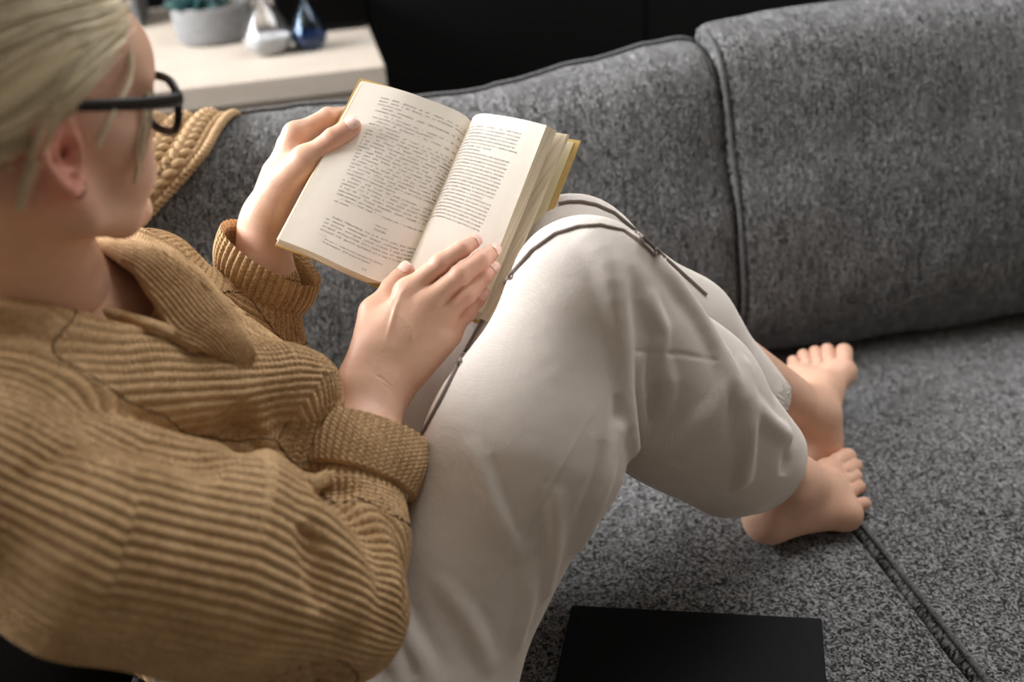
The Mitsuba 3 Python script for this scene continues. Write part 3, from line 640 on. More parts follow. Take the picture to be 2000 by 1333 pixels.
PIPE_R = [(0.0461, 0.7619, 0.3299), (0.0494, 0.7599, 0.3369), (0.0527, 0.7592, 0.3429), (0.0561, 0.7591, 0.3486), (0.0595, 0.7596, 0.3538), (0.0629, 0.7611, 0.3584), (0.0664, 0.7630, 0.3626), (0.0699, 0.7652, 0.3667), (0.0730, 0.7679, 0.3700), (0.0762, 0.7710, 0.3730), (0.0794, 0.7746, 0.3758), (0.0827, 0.7787, 0.3782), (0.0860, 0.7833, 0.3804), (0.0895, 0.7888, 0.3821), (0.0932, 0.7961, 0.3828), (0.1060, 0.8785, 0.3390), (0.1099, 0.8821, 0.3424), (0.1137, 0.8855, 0.3459), (0.1176, 0.8889, 0.3495), (0.1215, 0.8922, 0.3531), (0.1253, 0.8953, 0.3568), (0.1292, 0.8983, 0.3606), (0.1330, 0.9010, 0.3646), (0.1368, 0.9037, 0.3686), (0.1406, 0.9066, 0.3726), (0.1445, 0.9095, 0.3765), (0.1489, 0.9119, 0.3806), (0.1533, 0.9144, 0.3846), (0.1578, 0.9169, 0.3887), (0.1622, 0.9193, 0.3928), (0.1495, 0.8268, 0.4446), (0.1524, 0.8233, 0.4511), (0.1558, 0.8193, 0.4572), (0.1595, 0.8167, 0.4625), (0.1632, 0.8147, 0.4675), (0.1670, 0.8135, 0.4721), (0.1711, 0.8134, 0.4762), (0.1752, 0.8117, 0.4795), (0.1794, 0.8106, 0.4827), (0.1837, 0.8102, 0.4854), (0.1882, 0.8103, 0.4880), (0.1928, 0.8110, 0.4902), (0.1978, 0.8094, 0.4919), (0.2030, 0.8083, 0.4933), (0.2084, 0.8080, 0.4944), (0.2138, 0.8080, 0.4953), (0.2188, 0.8065, 0.4956), (0.2240, 0.8057, 0.4955), (0.2295, 0.8060, 0.4949), (0.2352, 0.8069, 0.4941), (0.2402, 0.8052, 0.4926), (0.2453, 0.8043, 0.4909), (0.2508, 0.8043, 0.4886), (0.2565, 0.8051, 0.4860), (0.2607, 0.7991, 0.4838), (0.2650, 0.7935, 0.4814), (0.2692, 0.7895, 0.4774), (0.2746, 0.7887, 0.4718), (0.2803, 0.7880, 0.4640)]
put('person__trousers__piping', tube(spline(V(PIPE_R) + V((-0.0008, -0.0004, 0.0011)), 240), .0017, 8), 'trouser_piping')
PIPE_L = [(0.2330, 0.9581, 0.4566), (0.2429, 0.9571, 0.4578), (0.2493, 0.9550, 0.4577), (0.2561, 0.9542, 0.4571), (0.2637, 0.9515, 0.4553), (0.2718, 0.9504, 0.4527), (0.2776, 0.9480, 0.4497), (0.2838, 0.9468, 0.4462), (0.2906, 0.9474, 0.4418), (0.2949, 0.9455, 0.4376), (0.2998, 0.9452, 0.4328), (0.3050, 0.9458, 0.4274), (0.3106, 0.9476, 0.4215), (0.3166, 0.9499, 0.4147), (0.2716, 0.8017, 0.4793), (0.2744, 0.7968, 0.4768), (0.2788, 0.7965, 0.4720), (0.2834, 0.7969, 0.4668), (0.2879, 0.7976, 0.4619), (0.3507, 0.9577, 0.3765), (0.3554, 0.9566, 0.3715), (0.3601, 0.9555, 0.3665), (0.3648, 0.9542, 0.3615), (0.3697, 0.9533, 0.3564), (0.3744, 0.9520, 0.3514), (0.3789, 0.9501, 0.3467), (0.3833, 0.9479, 0.3422), (0.3876, 0.9455, 0.3378), (0.3919, 0.9432, 0.3333), (0.3963, 0.9410, 0.3287)]
put('person__trousers__piping', tube(spline(V(PIPE_L) + V((0.0000, -0.0005, 0.0016)), 120), .0017, 8), 'trouser_piping')
# ---------------------------------------------------------------- sweater
S_A, S_B, S_C, S_D = V((-0.2794, 0.8239, 0.4390)), V((-0.2123, 0.8109, 0.4073)), V((-0.1306, 0.7963, 0.3673)), V((-0.0670, 0.7935, 0.3619))
S_E, S_F = V((-0.1038, 0.7856, 0.2871)), V((-0.1545, 0.7776, 0.1975))
R_EL2 = V((-0.0505, 0.6165, 0.2746))
L_EL = V((-0.1038, 0.9471, 0.3228))
UA = [SHR, V((-0.2024, 0.6130, 0.3924)), V((-0.1321, 0.6195, 0.3451)), R_EL2]
FA = [R_EL2, V((-0.0289, 0.6718, 0.2958)), V((-0.0148, 0.7341, 0.3206))]
VAL = [V((-0.2713, 0.6673, 0.4844)), V((-0.2243, 0.6962, 0.4680)), V((-0.1717, 0.7212, 0.4468)), V((-0.1170, 0.7454, 0.4247)), V((-0.0639, 0.7660, 0.4102)), V((-0.0444, 0.7722, 0.4027))]
def sdf_sweater0(p):
    t = smin(chain(p, [S_A, S_B, S_C, S_D], [.108, .105, .080, .040], .04), chain(p, [S_B, S_E, S_F], [.105, .085, .12], .05), .04)
    t = smin(t, cone(p, S_A, SHL, .070, .050), .05)
    t = smin(t, cone(p, SHR, S_A, .076, .085), .05)
    t = smin(t, chain(p, [(-0.2678, 0.7092, 0.5272), (-0.2336, 0.7163, 0.5137), (-0.2063, 0.7321, 0.4930), (-0.1820, 0.7497, 0.4663)], [.025, .025, .022, .016]), .016)
    val = chain(p, VAL, [.040, .044, .042, .036, .029, .019], .01)
    t = smin(t, val, .022)
    t = smin(t, chain(p, [(-0.1286, 0.7441, 0.4191), (-0.1250, 0.7316, 0.3927), (-0.1187, 0.7228, 0.3656)], [.026, .022, .014], .01), .012)
    t = smin(t, chain(p, [(-0.0560, 0.7725, 0.3897), (-0.0687, 0.7645, 0.3419), (-0.0890, 0.7581, 0.3046)], [.034, .034, .030], .01), .02)
    la = smin(cone(p, SHL, L_EL, .055, .045), cone(p, L_EL, (-0.0913, 0.9908, 0.3974), .045, .043), .03)
    t = smin(t, la, .015)
    ua = chain(p, UA, [.066, .080, .082, .060], .03)
    bag = ell(p, (-0.1076, 0.6253, 0.3625), np.array([(0.8276, -0.3046, -0.4676), (-0.5508, -0.3407, -0.7530), (-0.0558, -0.8744, 0.4923)]), (.058, .058, .055))
    ua = smin(ua, bag, .02)
    fa = chain(p, FA, [.056, .044, .041], .02)
    arm = smin(ua, fa, .005)
    d = smin(t, arm, .006)
    return smax(d, -(p[:, 2] - .016), .012)
SW_FOLDS = [
    ([(-0.1950, 0.6054, 0.4830), (-0.1715, 0.6151, 0.4744), (-0.1475, 0.6194, 0.4607), (-0.1258, 0.6172, 0.4454), (-0.1063, 0.6089, 0.4334)], -0.0216, 0.0154),
    ([(-0.1071, 0.7073, 0.4305), (-0.1050, 0.7087, 0.4040), (-0.0920, 0.6330, 0.4268)], -0.0190, 0.0115),
    ([(-0.0888, 0.7171, 0.4156), (-0.0870, 0.7156, 0.3799), (-0.0796, 0.6152, 0.4205)], .004, .012),
    ([(-0.2280, 0.6758, 0.5187), (-0.1916, 0.6880, 0.5029), (-0.1536, 0.6981, 0.4809), (-0.1138, 0.7144, 0.4543)], -.005, .018),
    ([(-0.0593, 0.6033, 0.3987), (-0.0434, 0.5997, 0.3683), (-0.0331, 0.5919, 0.3418), (-0.0320, 0.5769, 0.3239), (-0.0435, 0.5617, 0.3101)], 0.0137, 0.0110),
    ([(-0.0590, 0.5915, 0.3912), (-0.0560, 0.5803, 0.3754), (-0.0551, 0.5688, 0.3556), (-0.0546, 0.5606, 0.3326)], -0.0165, 0.0090),
    ([(-0.0626, 0.6007, 0.4015), (-0.0472, 0.6310, 0.3842), (-0.0341, 0.6777, 0.3468), (-0.0223, 0.6671, 0.3453)], -0.0098, 0.0090),
    ([(-0.0533, 0.6321, 0.3947), (-0.0412, 0.7024, 0.3472), (-0.0203, 0.6865, 0.3489)], .005, .010),
    ([(-0.0242, 0.6505, 0.3401), (-0.0111, 0.6314, 0.3259), (-0.0094, 0.6000, 0.3153)], .004, .012),
    ([(-0.2313, 0.5669, 0.4778), (-0.2113, 0.5868, 0.4836), (-0.1890, 0.6064, 0.4811)], -.003, .006),
]
SW_ROLLS = [
    ([(-0.0583, 0.6042, 0.3978), (-0.0432, 0.6008, 0.3689), (-0.0335, 0.5931, 0.3435), (-0.0317, 0.5782, 0.3253), (-0.0432, 0.5624, 0.3120)], .012, .016),
    ([(-0.0533, 0.6281, 0.3952), (-0.0392, 0.6976, 0.3476), (-0.0164, 0.6833, 0.3477)], .006, .006),
    ([(-0.0196, 0.6548, 0.3409), (-0.0073, 0.6362, 0.3263), (-0.0049, 0.6074, 0.3128), (-0.0118, 0.5797, 0.3025)], .010, .014),
]
BACKW = V((-0.2039, 0.8837, -0.4157))
HOLE = [V((-0.2418, 0.8103, 0.5878)), V((-0.2173, 0.7995, 0.5568)), V((-0.1866, 0.7969, 0.5116)), V((-0.1529, 0.7830, 0.4642))]
def sdf_sweater(p):
    d = sdf_sweater0(p)
    for pts, a, w in SW_FOLDS: d = ridge(p, d, pts, a, w)
    for pts, ra, rb in SW_ROLLS: d = roll(p, d, pts, ra, rb, .55, .008)
    hole = chain(p, HOLE, [.076, .055, .032, .006], .02)
    for k in (.035, .07): hole = np.minimum(hole, chain(p + BACKW * k, [HOLE[1], HOLE[2], HOLE[3]], [.050, .031, .006], .02))
    hole = np.minimum(hole, cone(p, hp(-.03, 0, -.02), (-0.2395, 0.7938, 0.5603), .053, .046))
    hole = np.minimum(hole, cone(p, (-0.2392, 0.7923, 0.5578), (-0.2075, 0.7724, 0.5335), .043, .027))
    hole = np.minimum(hole, cone(p, (-0.2147, 0.7469, 0.5478), (-0.1846, 0.7581, 0.5160), .029, .018))
    return smax(d, -hole, .006)
sweater = mesh_sdf(sdf_sweater, (-.52, .47, -.03), (.16, 1.12, .66), .0021, margin=1.8)
def tube_coord(v, pts, up):
    """angle around a bent axis and distance along it"""
    pts = np.asarray(pts, float)
    best = np.full(len(v), 9.); ang = np.zeros(len(v)); al = np.zeros(len(v)); s0 = 0; a = None
    for i in range(len(pts) - 1):
        t = nrm(pts[i + 1] - pts[i]); L = np.linalg.norm(pts[i + 1] - pts[i])
        a = (np.asarray(up, float) if a is None else a); a = nrm(a - t * (a @ t)); b = np.cross(t, a)
        q = v - pts[i]; s = np.clip(q @ t, 0 if i else -9, L if i < len(pts) - 2 else 9)
        d = np.linalg.norm(q - s[:, None] * t, axis=1)
        m = d < best
        best[m] = d[m]; ang[m] = np.arctan2(q[m] @ b, q[m] @ a); al[m] = s0 + s[m]; s0 += L
    return best, ang, al
def ribbed(m, amp):
    v = np.asarray(m.vertices)
    B = V((-0.1534, -0.8533, 0.4983))
    axes = [([VAL[0] * 2 - VAL[1]] + VAL + [VAL[-1] + V((0.0024, -0.0118, -0.0194)), V((-0.0567, 0.7643, 0.3452)), V((-0.0799, 0.7561, 0.3041)), V((-0.0960, 0.7556, 0.2782))], 30, .038, B), ([S_A, SHL], 50, .065, B),
            (UA, 62, .084, B), (FA, 44, .046, B), ([SHL, L_EL], 46, .052, B), ([L_EL, V((-0.0826, 0.9931, 0.4041))], 44, .046, B)]
    best, ph, al = np.full(len(v), 9.), np.zeros(len(v)), np.zeros(len(v))
    for pts, N, r, up in axes:
        d, a, s = tube_coord(v, pts, up)
        k = d / r < best
        best[k] = (d / r)[k]; ph[k] = a[k] / (2 * np.pi) * N; al[k] = s[k]
    m.vertices = v + m.vertex_normals * ((np.abs(np.cos(np.pi * ph)) ** .7 - .65) * amp)[:, None]
    return np.stack([ph, al], 1)
def knit_height(p, n, uv):
    c = dr.abs(dr.cos(dr.pi * uv.x))
    side = uv.x - dr.floor(uv.x) - 0.5
    st = dr.sin(2 * dr.pi * (uv.y / .0042 + dr.abs(side) * 1.1))
    return 0.8 * c + 0.22 * st + 0.45 * noise(p.x * 900, p.y * 900, p.z * 900)
def wool(p, n, uv):
    return mix((.33, .20, .09), (.57, .385, .21), smoothstep(.2, .8, 0.55 * noise(p.x * 700, p.y * 700, p.z * 700) + 0.45 * fbm(p.x * 50, p.y * 50, p.z * 50)))
scene['wool_knit'] = bumped(proc(knit_height, eps=4e-4), .0016, princ(proc(wool), .95, sheen=.6, sheen_tint=.6))
uv = ribbed(sweater, .0026)
put('person__sweater', sweater, 'wool_knit', True, 'camel ribbed knit sweater with turned-up cuffs and a loose open collar', uv=uv)
def band(c0, c1, r0, r1, up, nrib, thick=.006, nv=46, bulge=.004, amp=.0022, flat=1.0, tilt=(0, 0), wob=0):
    """a turned-up ribbed cuff: a thick band around the axis c0 -> c1, open at both ends"""
    ax = nrm(c1 - c0); a = nrm(np.asarray(up) - ax * (np.asarray(up) @ ax)); b = np.cross(ax, a)
    nu = nrib * 8; th = np.arange(nu) * 2 * np.pi / nu
    # profile runs: inside bottom -> lip -> outside -> bottom edge
    s = np.concatenate([np.linspace(.25, 1, 14), np.linspace(1, 0, nv), np.linspace(0, .06, 6)])
    off = np.concatenate([np.full(14, -thick), np.zeros(nv), np.full(6, -thick)])
    k = np.arange(4); off[10:14] = -thick * np.cos((k + 1) / 4 * np.pi / 2) ; lip = 1 + .0 * k
    p = np.zeros((len(s), nu, 3))
    for i in range(len(s)):
        t = s[i]
        rr = r0 + (r1 - r0) * t + off[i] + bulge * math.sin(math.pi * min(max(t, 0), 1))
        out = 1.0 if 14 <= i < 14 + nv else .4
        rib = (np.abs(np.cos(nrib * th / 2)) ** .8 - .6) * amp * out
        wv = wob * np.sin(2 * th + 1.3) + wob * .6 * np.sin(3 * th + .4 + 2 * t)
        c = c0 + (c1 - c0) * t
        R_ = rr + rib + wv
        sh = (tilt[0] * np.cos(th) + tilt[1] * np.sin(th)) * 1.0
        p[i] = c + ax * sh[:, None] + (R_ * np.cos(th))[:, None] * a + (R_ * flat * np.sin(th))[:, None] * b
    m = gridmesh(p, wrap_v=True)
    uvs = np.stack([np.tile(th / (2 * np.pi) * nrib, len(s)), np.repeat(np.cumsum(np.abs(np.gradient(s))) * np.linalg.norm(c1 - c0), nu)], 1)
    return m, uvs
m, uvc = band(V((-0.0187, 0.7238, 0.3177)), V((-0.0007, 0.7651, 0.3398)), .0505, .0530, V((0.9522, -0.2822, -0.1903)), 46, tilt=(-.003, .004), wob=.002)
put('person__sweater__cuff', m, 'wool_knit', True, 'turned-up ribbed cuff', uv=uvc)
m, uvc = band(V((-0.0934, 0.9896, 0.3947)), V((-0.0710, 0.9961, 0.4328)), .0495, .0555, V((0.9130, -0.4015, -0.4065)), 44, tilt=(-.011, .004), wob=.002)
put('person__sweater__cuff', m, 'wool_knit', True, 'turned-up ribbed cuff', uv=uvc)
# the collar's far side: a folded ribbed strip
CG = V([(-0.2088, 0.8478, 0.5313), (-0.2066, 0.8677, 0.5245), (-0.2055, 0.8942, 0.5151), (-0.2101, 0.9482, 0.4952), (-0.2034, 0.9535, 0.4941), (-0.1959, 0.9554, 0.4944), (-0.1884, 0.9578, 0.4944), (-0.1980, 0.8310, 0.5301), (-0.1933, 0.8423, 0.5264), (-0.1909, 0.8637, 0.5193), (-0.1934, 0.9095, 0.5021), (-0.1880, 0.9202, 0.4989), (-0.1817, 0.9269, 0.4972), (-0.1748, 0.9350, 0.4954), (-0.1878, 0.8183, 0.5275), (-0.1830, 0.8279, 0.5249), (-0.1785, 0.8395, 0.5210), (-0.1762, 0.8653, 0.5119), (-0.1766, 0.9046, 0.4970), (-0.1708, 0.9169, 0.4934), (-0.1645, 0.9252, 0.4910), (-0.1789, 0.8065, 0.5243), (-0.1733, 0.8146, 0.5221), (-0.1680, 0.8245, 0.5192), (-0.1637, 0.8388, 0.5146), (-0.1643, 0.8830, 0.4977), (-0.1612, 0.9109, 0.4876), (-0.1548, 0.9221, 0.4844), (-0.1703, 0.7973, 0.5200), (-0.1648, 0.8043, 0.5183), (-0.1592, 0.8128, 0.5159), (-0.1539, 0.8237, 0.5120), (-0.1501, 0.8424, 0.5054), (-0.1529, 0.9044, 0.4807), (-0.1473, 0.9181, 0.4764), (-0.1641, 0.7861, 0.5153), (-0.1582, 0.7929, 0.5135), (-0.1521, 0.8013, 0.5110), (-0.1466, 0.8115, 0.5077), (-0.1415, 0.8253, 0.5030), (-0.1449, 0.8926, 0.4752), (-0.1403, 0.9167, 0.4662), (-0.1588, 0.7757, 0.5091), (-0.1525, 0.7829, 0.5074), (-0.1463, 0.7910, 0.5053), (-0.1403, 0.8004, 0.5022), (-0.1345, 0.8133, 0.4981), (-0.1296, 0.8338, 0.4906), (-0.1338, 0.9194, 0.4545), (-0.1536, 0.7677, 0.5023), (-0.1472, 0.7742, 0.5008), (-0.1405, 0.7829, 0.4987), (-0.1343, 0.7922, 0.4960), (-0.1279, 0.8044, 0.4919), (-0.1221, 0.8218, 0.4856), (-0.1277, 0.9219, 0.4418), (-0.1499, 0.7594, 0.4955), (-0.1432, 0.7659, 0.4939), (-0.1361, 0.7742, 0.4918), (-0.1293, 0.7829, 0.4891), (-0.1228, 0.7947, 0.4855), (-0.1162, 0.8101, 0.4798), (-0.1121, 0.8450, 0.4655), (-0.1463, 0.7502, 0.4888), (-0.1393, 0.7581, 0.4867), (-0.1322, 0.7665, 0.4845), (-0.1250, 0.7755, 0.4819), (-0.1179, 0.7866, 0.4785), (-0.1107, 0.8016, 0.4731), (-0.1046, 0.8255, 0.4635), (-0.1415, 0.7396, 0.4832), (-0.1345, 0.7499, 0.4802), (-0.1275, 0.7589, 0.4775), (-0.1199, 0.7685, 0.4745), (-0.1128, 0.7797, 0.4707), (-0.1053, 0.7934, 0.4658), (-0.0986, 0.8123, 0.4584), (-0.1341, 0.7361, 0.4776), (-0.1273, 0.7448, 0.4745), (-0.1205, 0.7521, 0.4717), (-0.1137, 0.7610, 0.4686), (-0.1070, 0.7721, 0.4644), (-0.1004, 0.7845, 0.4590), (-0.0937, 0.7997, 0.4528), (-0.1262, 0.7320, 0.4719), (-0.1202, 0.7379, 0.4694), (-0.1137, 0.7435, 0.4670), (-0.1074, 0.7495, 0.4645), (-0.1013, 0.7572, 0.4611), (-0.0953, 0.7675, 0.4563), (-0.0891, 0.7810, 0.4498), (-0.1184, 0.7292, 0.4662), (-0.1130, 0.7326, 0.4643), (-0.1070, 0.7360, 0.4622), (-0.1014, 0.7397, 0.4600), (-0.0958, 0.7447, 0.4577), (-0.0898, 0.7501, 0.4545), (-0.0842, 0.7560, 0.4511), (-0.1102, 0.7270, 0.4607), (-0.1054, 0.7288, 0.4588), (-0.1006, 0.7308, 0.4567), (-0.0957, 0.7330, 0.4545), (-0.0909, 0.7355, 0.4522), (-0.0860, 0.7386, 0.4495), (-0.0811, 0.7416, 0.4468), (-0.1020, 0.7254, 0.4547), (-0.0984, 0.7263, 0.4526), (-0.0944, 0.7270, 0.4500), (-0.0908, 0.7281, 0.4476), (-0.0872, 0.7295, 0.4451), (-0.0832, 0.7309, 0.4421), (-0.0795, 0.7325, 0.4394)]).reshape(16, 7, 3)
CG = CG + V((0.2086, -0.8694, 0.4416)) * np.interp(np.arange(7), [0, 1, 5, 6], [.012, .010, .008, .003])[None, :, None] * np.interp(np.arange(16), [0, 12, 15], [1, 1, -1.2])[:, None, None]
nv = 170; t = np.linspace(0, 1, nv)
rails = np.stack([spline(CG[:, i], 150) for i in range(7)], 1)
g = np.stack([spline(r, nv) for r in rails])
ci, co = g[:, 0], g[:, -1]
un = nrm(np.cross(np.gradient(g, axis=0), np.gradient(g, axis=1)))
if ((V(0, 0, .86) - g) * un).sum(-1).mean() < 0: un = -un
rows = t * 15 - np.linspace(0, 1, 150)[:, None] * 7
hgt = .008 * np.sin(np.pi * np.clip(t * 1.0, 0, 1)) ** .8 + (np.abs(np.cos(np.pi * rows)) ** .7 - .65) * .0024
top_ = g + un * hgt[..., None]
bot = g + un * (.008 * np.sin(np.pi * t) ** .8 - .005)[None, :, None]
loop = np.concatenate([top_, bot[:, ::-1]], 1)
m = gridmesh(loop, wrap_v=True)
uvs = np.concatenate([np.stack([rows, np.repeat(np.linspace(0, .3, 150)[:, None], nv, 1)], -1), np.stack([rows, np.repeat(np.linspace(0, .3, 150)[:, None], nv, 1)], -1)[:, ::-1]], 1).reshape(-1, 2)
put('person__sweater__collar', m, 'wool_knit', True, 'wide ribbed collar', uv=uvs)
edge = spline(V([(-0.2099, 0.7505, 0.5118), (-0.2072, 0.7597, 0.5053), (-0.2031, 0.7643, 0.5008), (-0.1983, 0.7658, 0.4973), (-0.1912, 0.7653, 0.4935), (-0.1779, 0.7612, 0.4886), (-0.1548, 0.7353, 0.4908), (-0.1427, 0.7341, 0.4831), (-0.1270, 0.7307, 0.4718), (-0.1110, 0.7263, 0.4607)]) + V((0.0005, 0.0011, 0.0040)) * np.interp(np.arange(10), [0, 7, 9], [1, 1, -1.5])[:, None], 120)
put('person__sweater__collar', tube(edge, np.interp(np.arange(120), [0, 20, 90, 119], [.001, .006, .006, .002]), 12), 'wool_knit', True, 'near edge of the collar', uv=np.zeros((120 * 12 + 2, 2)))

# ---------------------------------------------------------------- hair, nails, glasses, earring
rng = np.random.default_rng(7)
HC, HRAD = V(-.006, 0, .050), V(.114, .0880, .095)
POLE = nrm(V(-.93, 0, -.36)); PE1 = nrm(V(-.36, 0, .93)); PE2 = V(0, 1, 0)     # alpha 0 = straight up over the crown, 90 deg = her right side
def has_hair(q):
    f, r, u = q[..., 0], np.abs(q[..., 1]), q[..., 2]
    low = np.interp(f, [-.12, -.07, -.045, -.036, -.024, -.006, .012, .044, .070, .082, .10], [-.05, -.035, -.004, .004, .030, .036, .040, .050, .062, .080, .098])
    return u > low
NA, NT = 1100, 64
al = np.arange(NA) * 2 * np.pi / NA
ths = np.linspace(0.02, np.pi, 300)
def hdir(a, t): return np.cos(t)[..., None] * POLE + np.sin(t)[..., None] * (np.cos(a)[..., None] * PE1 + np.sin(a)[..., None] * PE2)
inside = has_hair(HC + hdir(al[:, None] + 0 * ths, ths[None] + 0 * al[:, None]) * HRAD)
tmax = np.array([ths[np.argmin(np.where(ths < .5, True, row))] if not row[ths >= .5].all() else np.pi for row in inside])
from scipy.ndimage import gaussian_filter1d
tmax = gaussian_filter1d(tmax, 6, mode='wrap')
tt = np.linspace(0.02, 1, NT)
A, Tt = al[:, None] + 0 * tt, tmax[:, None] * tt[None]
wave = A + .10 * np.sin(2.2 * Tt + 3 * np.sin(A * 2)) * np.sin(Tt)
lock = meshkit.noise(np.stack([wave * 9, Tt * .8, 0 * A], -1), 3) - .5
fine = meshkit.noise(np.stack([wave * 38, Tt * 1.2, 0 * A + 5], -1), 5) - .5
taper = np.clip((1 - tt) / .14, 0, 1) ** .6
q = HC + hdir(wave, Tt) * HRAD * (1 + (.055 * lock + .022 * fine)[..., None] * taper[None, :, None] - (.055 * (1 - taper))[None, :, None])
hair = HO + (q * HS) @ HM
m = gridmesh(hair, wrap_u=True)
uvh = np.stack([A / (2 * np.pi) * 420, Tt * 3], -1).reshape(-1, 2)
def hair_tone(p, n, uv):
    k = 0.55 * noise(uv.x * 0.11, uv.y * 0.25) + 0.45 * noise(uv.x * 0.9, uv.y * 0.5, 2.0)
    return mix((.42, .35, .22), (.95, .87, .66), smoothstep(.22, .78, k))
scene['hair_blonde'] = princ(proc(hair_tone), .42, specular=.45)
put('person__hair', m, 'hair_blonde', True, 'pale blonde hair combed back behind the ear', uv=uvh)
bun = mesh_sdf(lambda p: ell(head_local(p), (-.118, 0, -.010), I3, (.034, .042, .040)) * HS, hp(-.118, 0, -.01) - .06, hp(-.118, 0, -.01) + .06, .004)
put('person__hair__bun', bun, 'hair_blonde', True, uv=np.asarray(bun.vertices)[:, :2] * 2000)
# single strands lying over the combed hair and a few loose ones in front of the ear
st = []
for i in range(420):
    a0 = rng.uniform(0, 2 * np.pi); j = int(a0 / (2 * np.pi) * NA) % NA
    t0, t1 = rng.uniform(.05, .4), rng.uniform(.7, 1.03)
    t = np.linspace(t0, t1, 14) * tmax[j]
    a = a0 + .10 * np.sin(2.2 * t + 3 * np.sin(a0 * 2)) * np.sin(t) + rng.normal(0, .03) * np.linspace(-1, 1, 14)
    q = HC + hdir(a, t) * HRAD * (1 + .012 + rng.uniform(0, .035) + .02 * np.sin(np.linspace(0, np.pi, 14))[:, None] * rng.uniform(0, 1))
    st.append(tube(HO + (q * HS) @ HM, .00055, 4))
for pts in ([(.086, .035, .085), (.088, .046, .05), (.074, .060, .015), (.058, .067, -.015), (.050, .068, -.035)],
            [(.086, .030, .085), (.088, .045, .055), (.077, .058, .02), (.060, .066, -.005), (.055, .068, -.028)],
            [(.087, .028, .080), (.091, .042, .05), (.079, .058, .018), (.064, .065, -.010), (.056, .067, -.02)],
            [(.075, .048, .075), (.060, .070, .045), (.035, .080, .022), (.018, .080, .0)],
            [(.05, .065, .08), (.02, .088, .055), (-.01, .092, .038), (-.03, .088, .005), (-.045, .075, -.03)],
            [(.04, .07, .085), (.0, .093, .06), (-.03, .094, .025), (-.05, .08, -.03)]):
    for k in range(7):
        j = V(pts) + rng.normal(0, .0016, 3)
        st.append(tube(HO + (spline(j, 24) * HS + rng.normal(0, .0006, (1, 3))) @ HM, .0005, 4))
m = cat(st)
put('person__hair__strand', m, 'hair_blonde', True, 'loose fine strands', kind='stuff', uv=np.random.default_rng(3).uniform(0, 1, (len(st), 1)).repeat(1, 1)[np.repeat(np.arange(len(st)), [len(s.vertices) for s in st])] * V(420, 0) + V(0, 1))
# eyes and brows
for s in (1, -1):
    e = trimesh.creation.icosphere(3, .0118 * HS); e.apply_translation(hp(.0795, .032 * s, .016))
    k = head_local(np.asarray(e.vertices)) - V(.0795, .032 * s, .016)
    rad = np.linalg.norm(k[:, 1:], axis=1)
    col = np.where(((rad < .0052) & (k[:, 0] > 0))[:, None], V(.08, .11, .12), V(.75, .72, .70)); col = np.where(((rad < .0022) & (k[:, 0] > 0))[:, None], V(.005, .005, .005), col)
    scene.setdefault('eye', princ({'type': 'mesh_attribute', 'name': 'vertex_color'}, .1))
    put('person__eye', e, 'eye', True, color=col)
    b = spline(V([(.094, .012, .036), (.093, .028, .040), (.083, .046, .037), (.070, .057, .030)]) * V(1, s, 1), 20)
    put('person__eyebrow', tube(HO + (b * HS) @ HM, np.linspace(.0024, .0010, 20), 6), 'hair_blonde', True, uv=np.zeros((122, 2)))
# finger nails
scene['nail'] = princ((.82, .56, .48), .18, clearcoat=.6, clearcoat_gloss=.9)
def nail(dip, tip, r, out, w=1.0, ln=.0115):
    a = nrm(tip - dip); o = nrm(out - a * (out @ a)); b = np.cross(a, o)
    uu, vv = np.meshgrid(np.linspace(-1, 1, 15), np.linspace(0, 1, 15), indexing='ij')
    c = tip + a * (r * .80)
    ang = uu * .80 * w
    wid = np.sqrt(np.clip(1 - np.clip((vv - .55) / .5, 0, 1) ** 2 * .55, 0, 1)) * np.sqrt(np.clip(1 - np.clip((.35 - vv) / .5, 0, 1) ** 2, 0, 1))
    ang = ang * wid
    drop = np.clip((vv - .55) / .45, 0, 1) ** 2 * .0016
    p = c[None, None] - a * ((1 - vv) * ln)[..., None] + (o * np.cos(ang)[..., None] + b * np.sin(ang)[..., None]) * (r + .0010 - drop)[..., None]
    back = p - o * .0007
    v = np.vstack([p.reshape(-1, 3), back.reshape(-1, 3)])
    f1 = gridmesh(p).faces
    n = 225; rim = np.concatenate([np.arange(15), np.arange(1, 15) * 15 + 14, 14 * 15 + np.arange(13, -1, -1), np.arange(13, 0, -1) * 15])
    r2 = np.roll(rim, -1)
    f = np.vstack([f1, f1[:, ::-1] + n, np.stack([rim, r2, r2 + n], 1), np.stack([rim, r2 + n, rim + n], 1)])
    put('person__fingernail', trimesh.Trimesh(v, f, process=False), 'nail', True, 'short glossy nail')
lat = nrm(R_MCP[3] - R_MCP[0]); nor_r = -nrm(np.cross(lat, nrm((R_MCP[1] + R_MCP[2]) / 2 - RW)))
if nor_r @ (V(0, 0, .86) - RW) < 0: nor_r = -nor_r
for i in range(4): nail(R_DIP[i], R_TIP[i], FR[3] * finger_scale(i), nor_r)
nail(R_TH[2], R_TH[3], .0088, nor_r + V((-0.4914, 0.4126, 0.5552)))
nail(L_TH[2], L_TH[3], .0090, V((-0.2118, -0.7130, 0.7206)), ln=.013)
